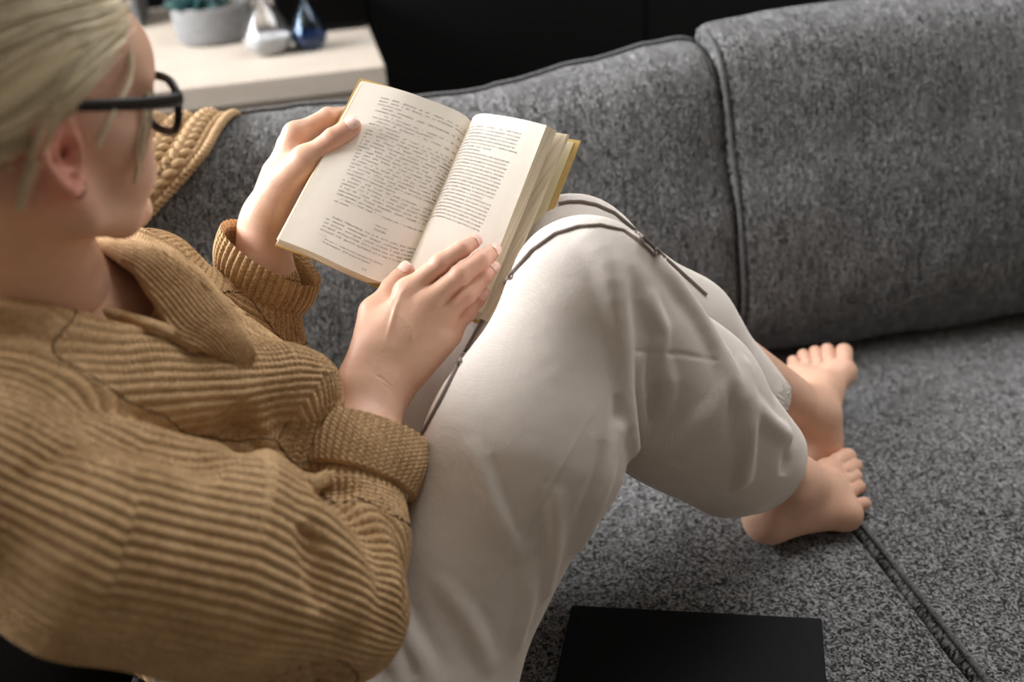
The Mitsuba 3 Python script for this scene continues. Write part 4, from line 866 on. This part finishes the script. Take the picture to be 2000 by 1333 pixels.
# eyeglasses: worn, so a thing of their own
scene['dark_acetate'] = princ((.006, .004, .0045), .3, specular=.35)
scene['lens_glass'] = {'type': 'thindielectric', 'int_ior': 1.5}
for s in (1, -1):
    th = np.arange(80) * 2 * np.pi / 80
    x = .0275 * np.sign(np.cos(th)) * np.abs(np.cos(th)) ** .75; y = .0215 * np.sign(np.sin(th)) * np.abs(np.sin(th)) ** .8
    r_ = s * (.035 + x); u_ = .012 + y
    f_ = .1065 - 1.5 * r_ ** 2 + .10 * (u_ - .012)
    ring = np.stack([f_, r_, u_], 1)
    put('eyeglasses__rim', tube(HO + (ring * HS) @ HM, .0032, 10, up=HF, closed=True), 'dark_acetate', True)
    inner = np.stack([f_, s * .035 + (r_ - s * .035) * .97, .012 + (u_ - .012) * .97], 1)
    c = inner.mean(0)
    put('eyeglasses__lens', trimesh.Trimesh(HO + (np.vstack([inner, c]) * HS) @ HM, np.stack([np.arange(80), (np.arange(80) + 1) % 80, np.full(80, 80)], 1), process=False), 'lens_glass', False)
    arm = spline(V([(.0985, .0640, .021), (.0975, .0715, .022), (.085, .0745, .0225), (.055, .0775, .026), (.020, .0800, .031), (-.004, .0815, .034), (-.020, .0815, .026), (-.030, .0795, .010)]) * V(1, s, 1), 70)
    put('eyeglasses__temple', tube(HO + (arm * HS) @ HM, np.interp(np.arange(70), [0, 8, 30, 69], [.0068, .0058, .0046, .0028]), 10, up=HU, flat=.45), 'dark_acetate', True)
br = spline(V([(.1083, -.009, .016), (.1125, 0, .020), (.1083, .009, .016)]), 20)
put('eyeglasses__bridge', tube(HO + (br * HS) @ HM, .0026, 10), 'dark_acetate', True)
say('eyeglasses', 'dark thick-framed eyeglasses worn by the reading woman', 'eyeglasses')
scene['dark_metal'] = princ((.06, .05, .055), .3, metallic=.8)
t = np.linspace(-.5, 2 * np.pi - 1.2, 40)
hoop = np.stack([-.003 + .0075 * np.sin(t), .0755 + .001 * np.sin(t), -.028 - .0075 * np.cos(t) + .002], 1)
put('earring', tube(HO + (hoop * HS) @ HM, .0013, 8), 'dark_metal', True, "small dark hoop earring in the woman's right ear", 'earring')

# ---------------------------------------------------------------- the open book
def loft(top, bot, n=60, curve=None):
    """ruled surface between two curves"""
    a, b = spline(top, n), spline(bot, n)
    return a, b
PT = [(0.0509, 1.0557, 0.5844), (0.0878, 1.0430, 0.5741), (0.1127, 1.0381, 0.5632), (0.1389, 1.0382, 0.5494), (0.1529, 1.0413, 0.5390), (0.1598, 1.0464, 0.5298)]
PB = [(-0.0571, 0.9284, 0.4736), (-0.0268, 0.9161, 0.4599), (0.0040, 0.9059, 0.4418), (0.0296, 0.9045, 0.4253), (0.0447, 0.9131, 0.4146), (0.0544, 0.9236, 0.4074)]
QT = [(0.1598, 1.0464, 0.5298), (0.1622, 1.0330, 0.5396), (0.1703, 1.0206, 0.5450), (0.1889, 1.0032, 0.5450), (0.2091, 0.9887, 0.5423), (0.2276, 0.9759, 0.5383)]
QB = [(0.0544, 0.9236, 0.4074), (0.0581, 0.9142, 0.4165), (0.0660, 0.9069, 0.4205), (0.0839, 0.8949, 0.4134), (0.1035, 0.8837, 0.4023), (0.1220, 0.8757, 0.3904)]
def sheet(T_, B_, thick, n=70, nv=40, both=True, skew=None, wav=0):
    """a curved sheet (or block of sheets) with thickness on its far side; returns mesh and the front surface function"""
    a, b = spline(T_, n), spline(B_, n)
    t = np.linspace(0, 1, nv)
    g = a[:, None] * (1 - t)[None, :, None] + b[:, None] * t[None, :, None]
    du, dv = np.gradient(g, axis=0), np.gradient(g, axis=1)
    nn = nrm(np.cross(du, dv))
    if (nn @ (V(0, 0, .86) - g[n // 2, nv // 2])).mean() < 0: nn = -nn
    low = g - nn * np.broadcast_to(np.asarray(thick, float), (n,))[:, None, None]
    if skew is not None: low = low + np.asarray(skew)[None, None]
    v = np.vstack([g.reshape(-1, 3), low.reshape(-1, 3)])
    f = gridmesh(g).faces; N = n * nv
    rim = np.concatenate([np.arange(nv), np.arange(1, n) * nv + nv - 1, (n - 1) * nv + np.arange(nv - 2, -1, -1), np.arange(n - 2, 0, -1) * nv]); r2 = np.roll(rim, -1)
    f = np.vstack([f, f[:, ::-1] + N, np.stack([r2, rim, rim + N], 1), np.stack([r2, rim + N, r2 + N], 1)])
    arc = np.concatenate([[0], np.cumsum(np.linalg.norm(np.diff(a, axis=0), axis=1))])
    return trimesh.Trimesh(v, f, process=False), g, nn
def paper_edge(p, n, uv):
    return mix((.62, .50, .33), (.84, .76, .60), smoothstep(.3, .7, noise(uv.x * 40, uv.y * 1.5) * .6 + .4 * noise(uv.x * 140, uv.y * 2)))
scene['paper'] = princ(proc(lambda p, n, uv: mix((.84, .78, .68), (.90, .85, .77), fbm(p.x * 30, p.y * 30, p.z * 30))), .75, specular=.2)
def edge_paper(key, nn):
    a, b, c = [float(x) for x in nrm(nn.reshape(-1, 3).mean(0))]
    scene[key] = princ(proc(lambda p, n, uv: mix((.56, .45, .29), (.84, .76, .61), noise((p.x * a + p.y * b + p.z * c) * 1500, p.z * 25) * .7 + .3 * noise((p.x * a + p.y * b + p.z * c) * 400))), .85)
scene['endpaper'] = princ((.74, .68, .46), .8)
scene['cover_cloth'] = princ(proc(lambda p, n, uv: mix((.50, .33, .10), (.62, .43, .16), noise(p.x * 1500, p.y * 1500, p.z * 1500))), .7)
scene['ink'] = princ((.035, .03, .028), .8)
def shifted(pts, dpx): return [V(p) + V(dpx) for p in pts]
back = V((0.1534, 0.8533, -0.4983))
# cover: one bent board running behind both halves
CT = [(0.0487, 1.0765, 0.5832), (0.0934, 1.0656, 0.5663), (0.1415, 1.0673, 0.5397), (0.1625, 1.0704, 0.5235), (0.1771, 1.0661, 0.5206), (0.2081, 1.0354, 0.5178), (0.2678, 0.9928, 0.5113)]
CB = [(-0.0635, 0.9438, 0.4619), (-0.0247, 0.9310, 0.4440), (0.0199, 0.9287, 0.4136), (0.0461, 0.9372, 0.3921), (0.0600, 0.9371, 0.3861), (0.0965, 0.9170, 0.3730), (0.1525, 0.8876, 0.3519)]
m, g, nn = sheet(CT, CB, .0026)
put('book__cover', m, 'cover_cloth', 30, 'ochre cloth hard cover')
CT2 = [V(p) + back * -.0012 for p in CT]; CB2 = [V(p) + back * -.0012 for p in CB]
a, b = spline(CT2, 70), spline(CB2, 70)
m, _, _ = sheet(a[44:69] * .985 + b[44:69] * .015, a[44:69] * .015 + b[44:69] * .985, .0004, 25)
put('book__endpaper', m, 'endpaper', 30, 'pale yellow endpaper')
# blocks of pages
thl = np.interp(np.linspace(0, 1, 70), [0, .8, 1], [.0105, .012, .006])
m, gl, nl_ = sheet(PT, PB, thl, skew=V((-0.0041, 0.0009, 0.0003)))
edge_paper('paper_edge', nl_); put('book__page_block', m, 'paper_edge', 30, 'left half of the pages')
thr = np.interp(np.linspace(0, 1, 70), [0, .2, 1], [.006, .012, .010])
m, gr, nr_ = sheet(QT, QB, thr, skew=V((0.0081, -0.0025, -0.0018)))
edge_paper('paper_edge_right', nr_); put('book__page_block', m, 'paper_edge_right', 30, 'right half of the pages')
ST = [(0.1662, 1.0530, 0.5230), (0.1946, 1.0227, 0.5279), (0.2512, 0.9841, 0.5235)]; SB = [(0.0584, 0.9278, 0.3958), (0.0912, 0.9068, 0.3900), (0.1364, 0.8845, 0.3697)]
m, _, _ = sheet(ST, SB, .0028, skew=V((0.0020, -0.0004, -0.0001)))
put('book__page_block', m, 'paper_edge_right', 30, 'thin last section lying loose')
# stepped gatherings seen at the left fore-edge
for k in range(4):
    t0, t1 = PT[0], PB[0]
    d_ = V((-0.0007, 0.0024, -0.0010)) * (k + .6)
    q0, q1 = V(t0) + d_, V(t1) + d_
    put('book__page_block__gathering', tube(np.linspace(q0, q1, 12), .0011, 6), 'paper_edge', True)
def page(T_, B_, key):
    m, g, nn = sheet([V(p) for p in T_], [V(p) for p in B_], .00012)
    v = np.asarray(m.vertices) + np.vstack([nn.reshape(-1, 3)] * 2) * .0004
    put(key, trimesh.Trimesh(v, m.faces, process=False), 'paper', 30, 'open page of small print')
    return g, nn
gl, nl_ = page(PT, PB, 'book__page')
gr, nr_ = page(QT, QB, 'book__page')
_glyphs = {}
def word(w, h):
    """flat glyph outlines set side by side"""
    vs, fs, x, n = [], [], 0.0, 0
    for c in w:
        if c not in _glyphs:
            t = meshkit.text_mesh(c, 1.0, .05)
            k = t.face_normals[:, 2] > .9
            ids, inv = np.unique(t.faces[k], return_inverse=True)
            _glyphs[c] = (np.asarray(t.vertices)[ids][:, :2], inv.reshape(-1, 3), float(t.vertices[:, 0].max()))
        v, f, wd = _glyphs[c]
        vs.append(v + V(x, 0)); fs.append(f + n); n += len(v); x += wd + .17
    return np.vstack(vs) * h, np.vstack(fs), (x - .17) * h
from scipy.ndimage import map_coordinates
def on_page(g, nn, u, v, lift):
    n, nv = g.shape[:2]
    a = np.linalg.norm(np.diff(g[:, 0], axis=0), axis=1); arc = np.concatenate([[0], np.cumsum(a)]) / a.sum()
    iu = np.interp(u, arc, np.arange(n)); c = np.stack([iu, np.clip(v, 0, 1) * (nv - 1)])
    S = lambda G: np.stack([map_coordinates(G[..., i], c, order=1) for i in range(3)], 1)
    return S(g) + S(nn) * lift
def print_page(g, nn, lines, u_of_v, key):
    W = np.linalg.norm(np.diff(g[:, g.shape[1] // 2], axis=0), axis=1).sum(); H = np.linalg.norm(g[g.shape[0] // 2, 0] - g[g.shape[0] // 2, -1])
    vs, fs, n = [], [], 0
    for (v0, text, mode, h, ind) in lines:
        ua, ub = u_of_v(v0); x0, x1 = ua * W + ind * (ub - ua) * W, ub * W
        ws = text.split(' '); parts_ = [word(w, h) for w in ws]; tot = sum(p[2] for p in parts_); sp = h * .62
        sq = min(1.0, (x1 - x0 - sp * .6 * (len(ws) - 1)) / tot)
        gap = (x1 - x0 - tot * sq) / max(1, len(ws) - 1) if mode == 'j' else sp
        x = x0 if mode != 'c' else (x0 + x1) / 2 - (tot + sp * (len(ws) - 1)) / 2
        for (pv, pf, wd) in parts_:
            q = on_page(g, nn, np.clip((x + pv[:, 0] * sq) / W, 0, .995), v0 - pv[:, 1] / H, .00062)
            vs.append(q); fs.append(pf + n); n += len(q); x += wd * sq + gap
    m = trimesh.Trimesh(np.vstack(vs), np.vstack(fs), process=False)
    if (m.face_normals @ (V(0, 0, .86) - m.centroid)).mean() < 0: m.faces = m.faces[:, ::-1]
    put(key, m, 'ink', False, 'small black print in Russian', kind='stuff')
LEFT = """лучше меня. (Дмитрий не мог слышать того, что я го-|ворил, иначе я бы боялся, что он почувствует неискрен-|ность моих слов.)#|>Княгиня засмеялась снова неестественным, ей есте-|ственным, смехом.#|>— Ну, а послушать его, — сказала она, — так c'est|vous qui êtes un petit monstre de perfection ¹.#|>«Monstre de perfection — это отлично, надо запо-|мнить», — подумал я.#|>— Но, впрочем, не говоря об вас, он на это ма-|стер, — продолжала она, понизив голос (что мне было осо-|бенно приятно) и указывая глазами на Любовь Сергеев-|ну, — он открыл в бедной тетеньке (так называлась|у них Любовь Сергеевна), которую я двадцать лет знаю|с ее Сюзеткой, такие совершенства, каких я и не подо-|зревала... Варя, вели мне дать стакан воды, — прибавила|она, снова взглянув вдаль, должно быть найдя, что было|еще рано или вовсе не нужно посвящать меня в семей-|ные отношения, — или нет, лучше он сходит. Он ничего|не делает, а ты читай. Идите, мой друг, прямо в дверь и,|пройдя пятнадцать шагов, остановитесь и скажите гром-|ким голосом: «Петр, подай Марье Ивановне стакан воды|со льдом», — сказала она мне и снова слегка засмеялась|своим неестественным смехом.#|>«Верно, она хочет про меня поговорить, — подумал|я, выходя из комнаты, — верно, хочет сказать, что она|заметила, что я очень и очень умный молодой человек».|Я еще не успел пройти пятнадцати шагов, как толстая|запыхавшаяся Софья Ивановна, однако скорыми и лег-|кими шагами, догнала меня.#|>— Merci, mon cher ², — сказала она, — я сама иду туда,|так скажу.#"""
LEFT2 = """>Софья Ивановна, как я ее после узнал, была одна из|тех редких немолодых женщин, рожденных для семей-|ной жизни, которым судьба отказала в этом счастии и|которые вследствие этого отказа весь тот запас любви,|который так долго хранился, рос и креп в их сердце для"""
RIGHT = """решаются вдруг излить на некоторых|избранных. И запас этот у старых девушек такого рода|бывает так неистощим, что, несмотря на то, что избран-|ных много, еще остается много любви, которую они из-|ливают на всех окружающих, на всех добрых и злых лю-|дей, которые только встречаются с ними в жизни.#"""
RIGHT2 = """>Любовь бывает трех родов:#|>1) Любовь красивая,#"""
RIGHT3 = """>Я говорю про любовь мужчины к молодой девице|и наоборот, я боюсь этих нежностей и был так несчаст-|лив в жизни, что никогда не видал в этом роде любви|ни одной искры правды, а только ложь, в которой чув-|ственность, супружеские отношения, деньги, желание|связать или развязать себе руки до того запутывали са-|мое чувство, что ничего разобрать нельзя было. Я говорю|про любовь к человеку, которая, смотря по большей или|меньшей силе души, сосредоточивается на одном, на не-|которых или изливается на многих, про любовь к матери,|к отцу, к брату, к детям, к товарищу, к подруге, к сооте-|чественнику, про любовь к человеку.#|>Любовь красивая заключается в любви красоты|самого чувства и его выражения. Для людей, которые|так любят, — любимый предмет любезен только на-|столько, насколько он возбуждает то приятное чувство,|сознанием и выражением которого они наслаждаются.|Люди, которые любят красивою любовью, очень мало|заботятся о взаимности, как о обстоятельстве, не имею-|щем никакого влияния на красоту и приятность чувства."""
def flow(txt, v, h, step, out):
    for ln in txt.split('|'):
        ind = .06 if ln.startswith('>') else 0
        out.append((v, ln.strip('>#'), 'l' if ln.endswith('#') else 'j', h, ind)); v += step
    return v
H_, ST_ = .00205, .02045
L_ = []; v = flow(LEFT, .078, H_, ST_, L_)
v += .012; L_.append((v, 'ГЛАВА XXIV', 'c', H_ * .82, 0)); v += ST_ * 1.05
L_.append((v, 'ЛЮБОВЬ', 'c', H_ * 1.0, 0)); v += ST_ * 1.5
v = flow(LEFT2, v, H_, ST_, L_)
v += .002; L_.append((v, '————', 'l', H_ * .7, 0)); v += ST_ * .78
v = flow('>¹ это вы — чудовище совершенства (франц.).#|>² Благодарю, мой дорогой (франц.).#', v, H_ * .82, ST_ * .85, L_)
L_.append((v + .022, '244', 'c', H_ * .9, 0))
print_page(gl, nl_, L_, lambda v: (.19 + .10 * v, .985), 'book__page__print')
R_ = []; v = flow(RIGHT, .085, H_, ST_, R_); v = flow(RIGHT2, v, H_, ST_, R_); v = flow(RIGHT3, v, H_, ST_, R_)
print_page(gr, nr_, R_, lambda v: (.09, .80 - .05 * v), 'book__page_001__print')
say('book', 'open old hardcover book with cream pages held in her hands', 'book')
# ---------------------------------------------------------------- black notebook on the seat
c0, c1, dn = V(.196, .822, 0), V(.459, .727, 0), nrm(V(-.036, -.08, 0))
w_ = np.linalg.norm(c1 - c0); ex = (c1 - c0) / w_
nb = rbox((w_, .205, .010), .0018); R4 = np.eye(4); R4[:3, 0] = ex; R4[:3, 1] = -dn; R4[:3, 2] = np.cross(ex, -dn); R4[:3, 3] = (c0 + c1) / 2 + dn * .1025 + V(0, 0, .0135)
nb.apply_transform(R4)
scene['black_card'] = princ((.005, .006, .008), .75, specular=.2)
put('notebook__cover', nb, 'black_card', 30, 'matt black cover')
pg = trimesh.creation.box((w_ - .006, .199, .0105)); pg.apply_transform(R4 @ trimesh.transformations.translation_matrix((0, 0, -.0006)))
put('notebook__pages', trimesh.creation.box((w_ - .008, .203, .006)).apply_transform(R4), 'black_card', False)
say('notebook', 'flat matt black notebook lying on the seat at the bottom edge', 'notebook')
# ---------------------------------------------------------------- black pillow added to stand in for the dark corner behind her
def pillow(c, R, r, e=2.6):
    m = trimesh.creation.icosphere(5)
    v = np.asarray(m.vertices); v = np.sign(v) * np.abs(v) ** (2 / e) * V(r)
    v = v * (1 + .03 * (meshkit.fbm(v * 14, 3) - .5))[:, None]
    return trimesh.Trimesh(v @ np.asarray(R) + np.asarray(c), m.faces, process=False)
scene['black_cloth'] = princ((.003, .0028, .0026), 1.0, specular=0.0)
put('stand_in_pillow', pillow(V(-.47, .84, .10), np.array([nrm(V(1, .1, .12)), nrm(V(-.1, 1, 0)), nrm(V(-.12, 0, 1))]), (.20, .27, .075)), 'black_cloth', True, 'added black pillow standing in for the dark corner behind the woman, under her elbow', 'pillow')
# ---------------------------------------------------------------- cable knit throw over the sofa back
def face(x, z, lift=.012):
    """the front of the left back cushion"""
    zz = np.clip(z, 0, .45); return V(x, np.interp(zz, [0, .12, .235, .33, .40, .43], [1.27, 1.238, 1.27, 1.316, 1.35, 1.372]) - lift, z)
TOPZ = .450
path = [(-.112, 1.56, .30), (-.114, 1.535, .39), (-.118, 1.505, TOPZ - .020), (-.126, 1.465, TOPZ - .006), (-.140, 1.42, TOPZ - .008)]
path = [V(q) for q in path] + [face(x, z) for x, z in ((-.163, .425), (-.210, .39), (-.262, .35), (-.318, .30), (-.375, .235), (-.42, .16), (-.45, .08))]
def rail(off, lift=0.0):
    q = spline(path, 160)
    q = q + np.stack([-off * np.linspace(1, .96, 160), np.zeros(160), np.zeros(160)], 1) + V(0, -.7, .7) * lift
    return q
scene['knit_yarn'] = princ(proc(lambda p, n, uv: mix((.26, .155, .07), (.48, .335, .19), noise(p.x * 800, p.y * 800, p.z * 800) * .6 + .4 * noise(p.x * 150, p.y * 150, p.z * 150))), .95, sheen=.4)
offs = np.linspace(0, .26, 60)
sh = np.stack([rail(o, .013 + .012 * math.exp(-((o - .105) / .022) ** 2)) for o in offs])
put('knit_throw__backing', cat([gridmesh(sh), gridmesh(sh - V(0, -.003, .003))]), 'knit_yarn', True)
def bulge(o): return .012 * math.exp(-((o - .105) / .022) ** 2)
def twist(o, amp, rad, n, pitch, key, lab=None, lift=.006):
    base = rail(o, lift + .011 + bulge(o)); L = np.concatenate([[0], np.cumsum(np.linalg.norm(np.diff(base, axis=0), axis=1))])
    k = np.linspace(0, L[-1], 420); c = np.stack([np.interp(k, L, base[:, i]) for i in range(3)], 1)
    t = nrm(np.gradient(c, axis=0)); nv_ = nrm(V(0, -.8, .6) - t * (t @ V(0, -.8, .6))[:, None]); b = np.cross(t, nv_)
    ms = []
    for j in range(n):
        ph = 2 * np.pi * (k / pitch + j / n)
        a_, h_ = (amp * np.cos(ph), amp * .5 * np.sin(ph if n == 2 else 2 * ph))
        ms.append(tube(c + b * a_[:, None] + nv_ * h_[:, None], rad, 7))
    put(key, cat(ms), 'knit_yarn', True, lab)
twist(-.002, .0030, .0042, 2, .016, 'knit_throw__edge_cord', 'twisted edge cord')
for o in (.030, .066, .150, .188, .226): twist(o, .0085, .0062, 3, .050, 'knit_throw__cable')
for o in (.012, .048, .084, .094, .116, .126, .132, .169, .207, .245): twist(o, .0016, .0030, 2, .012, 'knit_throw__purl_rib')
twist(.105, .0040, .0060, 2, .020, 'knit_throw__purl_rib', lift=.010)
say('knit_throw', 'camel cable knit throw hanging over the sofa back behind her face', 'throw')
# ---------------------------------------------------------------- side table and the things on it
TZ = .31
def oak(p, n, uv): return mix((.34, .29, .24), (.45, .40, .345), fbm(p.x * 3, p.y * 40, p.z * 40) * .7 + .3 * noise(p.x * 20, p.y * 300, p.z * 300))
scene['pale_oak'] = princ(proc(oak), .5, specular=.4)
put('side_table__top', rbox((1.5, .98, .05), .003, (-.592, 2.218 + .49, TZ - .025)), 'pale_oak', 30)
put('side_table__front', rbox((1.48, .03, .45), .002, (-.592, 2.245, TZ - .275)), 'pale_oak', 30)
put('side_table__side', rbox((.03, .95, .45), .002, (.138, 2.71, TZ - .275)), 'pale_oak', 30)
for x in (-1.25, .10):
    for y in (2.28, 3.1): put('side_table__leg', trimesh.creation.cylinder(.02, TZ - .5 + .45, transform=trimesh.transformations.translation_matrix((x, y, (TZ - .5 - .45) / 2))), 'pale_oak', 30)
say('side_table', 'pale oak side table behind the sofa holding a plant and hourglasses', 'table')
put('speaker__cabinet', rbox((.225, .26, .50), .004, (.0425, 2.755, TZ + .25)), 'paint_black', 30)
put('speaker__grille', rbox((.205, .01, .46), .003, (.0425, 2.622, TZ + .25)), 'black_cloth', 30)
say('speaker', 'black box standing on the table behind the hourglasses', 'box')
scene['dark_clay'] = princ((.10, .10, .105), .8)
put('storage_box', rbox((.26, .20, .22), .006, (-.56, 3.02, TZ + .11)), 'dark_clay', 30, 'dark grey box at the back of the table, left of the plant pot', 'box')
scene['concrete'] = princ(proc(lambda p, n, uv: mix((.12, .12, .12), (.18, .18, .18), fbm(p.x * 60, p.y * 60, p.z * 60))), .85)
PC = (-.222, 2.68)
put('plant_pot', lathe([(0, TZ), (.078, TZ), (.092, TZ + .006), (.097, TZ + .02), (.099, TZ + .06), (.097, TZ + .085), (.092, TZ + .090), (.082, TZ + .088), (.078, TZ + .075), (0, TZ + .070)], 64, (*PC, 0)), 'concrete', 40, 'low round grey concrete pot on the pale table', 'pot')
scene['soil'] = princ((.16, .13, .09), .95)
put('succulent__soil', lathe([(0, TZ + .080), (.070, TZ + .078)], 40, (*PC, 0)), 'soil', True)
scene['succulent_leaf'] = princ((.012, .055, .055), .5)
leafm = trimesh.creation.icosphere(2); lv = np.asarray(leafm.vertices)
leafm.vertices = np.stack([lv[:, 0] * .011 * (1 - .5 * np.clip(lv[:, 2], 0, 1)), lv[:, 1] * .006, (lv[:, 2] + 1) * .030], 1)
leafply = mikit.ply(leafm, 'succulent_leaf', smooth=True)
k = 0
for ring_, n in ((0, 4), (1, 7), (2, 9), (3, 10)):
    for j in range(n):
        a = 2 * np.pi * (j + .5 * (ring_ % 2)) / n
        key = 'succulent__leaf' + (f'_{k:03d}' if k else ''); k += 1
        scene[key] = {**leafply, 'to_world': T().translate([PC[0] - .028 + .010 * ring_ * math.cos(a), PC[1] - .015 + .010 * ring_ * math.sin(a), TZ + .079]).rotate([0, 0, 1], math.degrees(a)).rotate([0, 1, 0], 14 + 19 * ring_).rotate([0, 0, 1], 90)}
say('succulent', 'dark teal succulent growing at the left of the round concrete pot', 'succulent')
scene['clear_glass'] = {'type': 'dielectric', 'int_ior': 1.5}
scene['blue_glass'] = {'type': 'dielectric', 'int_ior': 1.5, 'specular_transmittance': {'type': 'rgb', 'value': [.45, .68, .85]}}
scene['white_sand'] = princ((.34, .345, .35), .95)
scene['blue_sand'] = princ((.003, .026, .065), .9)
def hourglass(key, x, y, R, Hh, glass, sand, lab, fill):
    b = [(0, .0), (.45, .0), (.62, .03), (.90, .16), (1.0, .30), (.97, .42), (.80, .62), (.50, .86), (.22, 1.05), (.09, 1.16), (.07, 1.20)]
    pr = spline([(r * R, z * Hh) for r, z in b], 50)
    prof = np.vstack([pr, np.stack([pr[:, 0], 2 * 1.20 * Hh - pr[:, 1]], 1)[::-1][1:]])
    w = .0022
    inn = prof.copy(); tz = nrm(np.gradient(prof, axis=0)); inn = inn + np.stack([-tz[:, 1], tz[:, 0]], 1) * w; inn = inn[(inn[:, 0] > .0008)]
    o = lathe(prof, 56, (x, y, TZ)); i = lathe(inn, 56, (x, y, TZ))
    i.faces = i.faces[:, ::-1]
    put(key + '__glass', cat([o, i]), glass, True)
    lev = fill * Hh
    s = inn[(inn[:, 1] < lev) & (inn[:, 1] > 0)] * V(.985, 1) + V(0, .0006)
    top = np.interp(lev, inn[:60, 1], inn[:60, 0]) * .985
    put(key + '__sand', lathe(np.vstack([[(0, s[0, 1])], s, [(top, lev)], [(0, lev + .002)]]), 48, (x, y, TZ)), sand, 40)
    say(key, lab, 'hourglass')
hourglass('hourglass', -.090, 2.455, .058, .115, 'clear_glass', 'white_sand', 'clear glass hourglass with white sand beside the grey pot', .36)
hourglass('hourglass_001', .006, 2.455, .042, .100, 'blue_glass', 'blue_sand', 'small blue glass hourglass with dark blue sand, nearest the table corner', .36)
